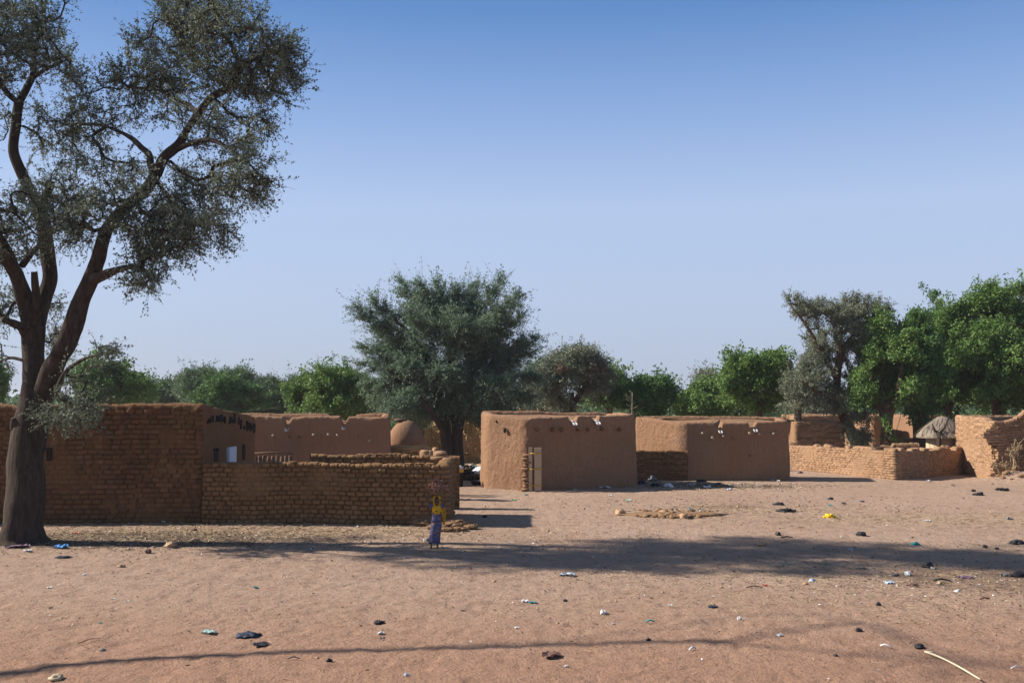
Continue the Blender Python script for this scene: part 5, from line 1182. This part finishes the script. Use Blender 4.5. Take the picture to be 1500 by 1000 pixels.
 (894, 726, 8, 's', 'white', 'scrap', 'white chip under the spread white paper', 'scrap', 2),
 (940, 711, 14, 'c', 'navy', 'rag', 'navy rag in the corner between hut and short wall', 'rag', 4),
 (960, 713, 16, 'c', 'black', 'rag', 'black rag before the short wall', 'rag', 3),
 (979, 714, 15, 'c', 'white', 'plastic_bag', 'plump white bag before the short wall', 'plastic bag', 4),
 (955, 706, 14, 'c', 'grey', 'rag', 'grey heap of rags against the short wall', 'rag', 6),
 (1028, 708, 16, 'c', 'black', 'rag', 'black rag on the bank before the right hut', 'rag', 3),
 (1052, 711, 12, 'c', 'navy', 'rag', 'navy rag on the bank before the right hut', 'rag', 2),
 (1036, 715, 14, 's', 'white', 'plastic_bag', 'white bag on the bank before the right hut', 'plastic bag', 3),
 (1068, 717, 10, 's', 'paleblue', 'scrap', 'pale blue scrap on the bank before the right hut', 'scrap', 2),
 (1089, 704, 10, 's', 'white', 'scrap', 'white scrap against the foot of the right hut', 'scrap', 2.5),
 (1111, 702.5, 10, 'c', 'black', 'rag', 'black rag against the foot of the right hut', 'rag', 3),
 (1131, 704, 8, 'c', 'white', 'scrap', 'white lump near the right end of the right hut', 'scrap', 3.5),
 (1140, 706, 6, 's', 'white', 'scrap', 'white chip at the right end of the right hut', 'scrap', 2),
 (1178, 688, 12, 'c', 'beige', 'rag', 'beige rag at the foot of the low sunlit wall', 'rag', 4),
 (1172, 693, 10, 'c', 'grey', 'rag', 'grey scrap beside the beige rag by the sunlit wall', 'rag', 2.5),
 (1361, 705, 9, 's', 'white', 'scrap', 'white scrap in front of the shaded yard wall', 'scrap', 2.5),
 (1396, 711, 7, 's', 'grey', 'scrap', 'grey chip between yard wall and rubble bank', 'scrap', 2),
 (1358, 763.5, 14, 's', 'white', 'scrap', 'flat white scrap on the straw strewn sand', 'scrap', 2),
 (1477, 760, 12, 'c', 'grey', 'rag', 'grey rag on the straw near the right edge', 'rag', 2.5),
 (1469, 717, 22, 'c', 'black', 'rag', 'long black rag in front of the rubble bank', 'rag', 3),
 (1434, 724, 17, 'c', 'black', 'rag', 'black rag left of the long one before the rubble bank', 'rag', 3),
 (1426, 719, 8, 'c', 'black', 'rag', 'small black rag before the rubble bank', 'rag', 2.5),
 (1217, 730, 7, 'o', 'black', 'lump', 'tiny black lump beyond the yellow bag', 'lump', 2.5),
 (1263, 734, 10, 's', 'grey', 'scrap', 'grey scrap in the chaff beyond the yellow bag', 'scrap', 2.5),
 (1236, 737, 10, 's', 'grey', 'scrap', 'bluish grey scrap in the chaff beyond the yellow bag', 'scrap', 2.5),
 (1216, 740.5, 8, 's', 'teal', 'scrap', 'faint teal scrap just beyond the yellow bag', 'scrap', 1.6),
 (606, 769, 11, 'c', 'black', 'rag', 'black and white rag at the foot of the low wall', 'rag', 4),
 (611, 767, 6, 'c', 'white', 'scrap', 'white scrap on the rag at the wall foot', 'scrap', 3),
 (628, 791, 9, 'c', 'navy', 'sandal', 'dark blue bundle on the ground beside the feet', 'bundle', 3),
 (622, 792, 5, 'c', 'white', 'scrap', 'white scrap beside the dark blue bundle near the feet', 'scrap', 2.5),
 (240, 768, 8, 's', 'mint', 'scrap', 'pale scrap at the base of the tall wall', 'scrap', 2.5),
 (112, 781, 14, 's', 'red', 'scrap', 'reddish plastic strip on the chaff by the trunk', 'scrap', 1.5),
]
for it in L_: scrap(it[0], it[1], it[2], it[3], it[4], it[5], it[6], it[7], it[8] if len(it) > 8 else None, 0, it[9] if len(it) > 9 else 0.0)
# the long pale stick at the lower right
a = G(1355, 957); b = G(1378, 968); c = G(1436, 998); mb = MB(); tube(mb, smooth_path([a+(0, 0, .03), b+(0, 0, .05), (b+c)/2+(0, 0, .05), c+(0, 0, .03)], 4), [.015]*5+[.012]*5+[.010]*3, 8, True, .1, 1)
tube(mb, [a+(0, 0, .03), a+(.12, -.05, .03)], .012, 6); tag(mb.build('stick', plain('peeled_stick', (.62, .54, .38), .8, .12, 10)), 'long pale peeled stick lying at the lower right', 'stick')
# heap of rubble and rags in the middle
mb = MB(); rr = random.Random(12)
for k in range(170):
    x = rr.gauss(0, .42); px = 985+x*70; py = 753+rr.uniform(-5, 6)-abs(x)*2; c = G(px, py); s_ = rr.uniform(.02, .11)*(1.1-.5*min(1, abs(x)))
    blob(mb, (c[0], c[1], float(gz(c[0], c[1]))+s_*.25), (s_*1.3, s_*1.1, s_*.7), k, .45, 2.6, 12, 8)
c = G(985, 754); blob(mb, (c[0], c[1], 0), (1.5, .42, .09), 4, .3, 2.5, 30, 10)
tag(mb.build('rubble_heap', M['mud_plain']), 'low heap of broken clods and rubbish in the middle of the open ground', 'rubble heap')
for px, py, w, h, lb in [(909, 753, 13, 7, 'round tan clod at the left end of the low heap'), (1002, 759, 12, 6, 'brown clod in front of the low heap'), (972, 752, 14, 5, 'tan clod on the low heap')]:
    scrap(px, py, w, 'o', 'tan', 'clod', lb, 'clod', h)
scrap(1010, 750, 16, 'c', 'grey', 'rag', 'grey rag on top of the low heap', 'rag', 5); scrap(1026, 751, 16, 's', 'mint', 'plastic_bag', 'whitish bag at the right of the low heap', 'plastic bag', 4); scrap(988, 750, 8, 's', 'paleblue', 'scrap', 'pale blue scrap on the low heap', 'scrap', 3)

# ------------------------------------------------------------------ uncountable chaff, leaves, crumbs
rr = np.random.RandomState(99)
def field(spec):
    X = []; 
    for (cx, cy, rx, ry, n) in spec: X.append(np.stack([cx+rr.normal(0, .5, n)*rx, cy+rr.normal(0, .5, n)*ry], -1))
    return np.concatenate(X)
def chaff(spec, L0, L1, w, name, mat, label, cat):
    P = field(spec); P = P[P[:, 1] > 10.5]; n = len(P); Z = gz(P[:, 0], P[:, 1])+rr.uniform(.004, .022, n); C = np.stack([P[:, 0], P[:, 1], Z], -1)
    a = rr.rand(n)*6.283; U = np.stack([np.cos(a), np.sin(a), rr.normal(0, .18, n)], -1); V = np.stack([-np.sin(a), np.cos(a), rr.normal(0, .3, n)], -1)
    L = rr.uniform(L0, L1, n)*(P[:, 1]/20)**.5; w_ = w*rr.uniform(.5, 1.4, n)*(P[:, 1]/20)**.7
    X = np.stack([C-U*L[:, None]*.5-V*w_[:, None]*.5, C+U*L[:, None]*.5-V*w_[:, None]*.4, C+U*L[:, None]*.5+V*w_[:, None]*.4, C-U*L[:, None]*.5+V*w_[:, None]*.5], 1)
    mb = MB(); mb.add(X.reshape(-1, 3), np.arange(n*4).reshape(-1, 4)); tag(mb.build(name, mat, None, False), label, cat, kind='stuff')
chaff([(-9, 25.3, 8, 2.2, 3600), (-5.5, 26.0, 6, 1.2, 1800), (7.5, 39.0, 7, 1.6, 900), (7, 18.2, 5, 2.6, 1300), (12, 28.5, 8, 2.2, 2200), (10.5, 15, 3.5, 2, 500), (2, 20, 20, 9, 1400), (7.4, 31, 4, 1, 500), (5, 19.5, 6, 1.0, 500)], .05, .20, .012, 'straw_litter', M['straw'], 'dry straw and chaff strewn over the sand', 'straw')
chaff([(-9, 24.8, 9, 2.6, 4200), (7.5, 39.2, 6, 1.2, 900), (9, 18.5, 5, 4, 1500), (2, 19, 22, 10, 2600), (8, 32, 9, 4, 900)], .02, .07, .022, 'leaf_litter', plain('leaf_litter', (.075, .05, .036), .9, .5, 30), 'dark dry leaf crumbs scattered over the sand', 'leaf litter')
chaff([(-9, 24.8, 9, 2.4, 500), (7.2, 39.3, 5, 1, 260), (9, 18.5, 4, 2, 160), (2, 19, 20, 9, 200)], .02, .06, .02, 'paper_litter', LM['white'], 'tiny pale specks of torn paper and plastic on the sand', 'litter')
P = field([(2, 20, 24, 12, 3800), (-9, 25, 8, 2, 900), (8, 32, 10, 5, 900), (19, 41, 4, 1.4, 300)]); P = P[P[:, 1] > 10.5]; n = len(P)
oc = np.array([(1, 0, 0), (0, 1, 0), (-1, 0, 0), (0, -1, 0), (0, 0, 1), (0, 0, -1)], float); sz = rr.uniform(.005, .016, n)*(1+2.0*(rr.rand(n) < .03))*(P[:, 1]/20)**.5
V = np.stack([P[:, 0], P[:, 1], gz(P[:, 0], P[:, 1])+sz*.3], -1)[:, None]+(oc[None]*(1+rr.uniform(-.3, .3, (n, 6, 1))))*sz[:, None, None]*np.array((1, 1, .7))
T_ = [(0, 1, 4), (1, 2, 4), (2, 3, 4), (3, 0, 4), (1, 0, 5), (2, 1, 5), (3, 2, 5), (0, 3, 5)]
mb = MB(); mb.add(V.reshape(-1, 3), None, [[i*6+a for a in t] for i in range(n) for t in T_]); tag(mb.build('pebbles', LM['tan'], None, False), 'pebbles and small crumbs of earth on the sand', 'pebbles', kind='stuff')

# ------------------------------------------------------------------ unseen tree copies added behind the viewer to darken the shaded walls
src = [o for o in S.objects if o.parent is None and o.name.startswith('neem_tree') and o.get('label', '').startswith(('great leafy', 'leafy tree continuing'))]
for k, (x, y, rz) in enumerate([(-34, -16, .5), (-22, -22, 2.0), (-11, -17, 3.3), (0, -22, 1.0), (11, -18, 4.4), (22, -22, 5.2), (33, -17, 2.7)]):
    s_ = src[k % len(src)]; c = s_.copy(); S.collection.objects.link(c); c.location = (x, y-4, 0); c.rotation_euler = (0, 0, rz)
    tag(c, 'leafy tree added unseen behind the viewer to block sky light', 'tree', 'trees added behind the viewer to block sky light')
    for ch in s_.children: d_ = ch.copy(); S.collection.objects.link(d_); d_.parent = c

# ------------------------------------------------------------------ dusty air
mb = MB(); X0, X1, Y0_, Y1_, Z0, Z1 = -3800, 3800, -450, 3800, -1.2, 16.0
mb.add([(x, y, z) for z in (Z0, Z1) for x, y in ((X0, Y0_), (X1, Y0_), (X1, Y1_), (X0, Y1_))], [(3, 2, 1, 0), (4, 5, 6, 7), (0, 1, 5, 4), (1, 2, 6, 5), (2, 3, 7, 6), (3, 0, 4, 7)])
hm = bpy.data.materials.new('haze'); hm.use_nodes = True; ht = hm.node_tree; ht.nodes.clear()
ho = ht.nodes.new('ShaderNodeOutputMaterial'); hv = ht.nodes.new('ShaderNodeVolumePrincipled'); hv.inputs['Color'].default_value = (.82, .86, .95, 1); hv.inputs['Density'].default_value = 0.0003; hv.inputs['Anisotropy'].default_value = 0.2
ht.links.new(hv.outputs[0], ho.inputs['Volume']); o = mb.build('haze', hm, None, False); tag(o, kind='stuff')
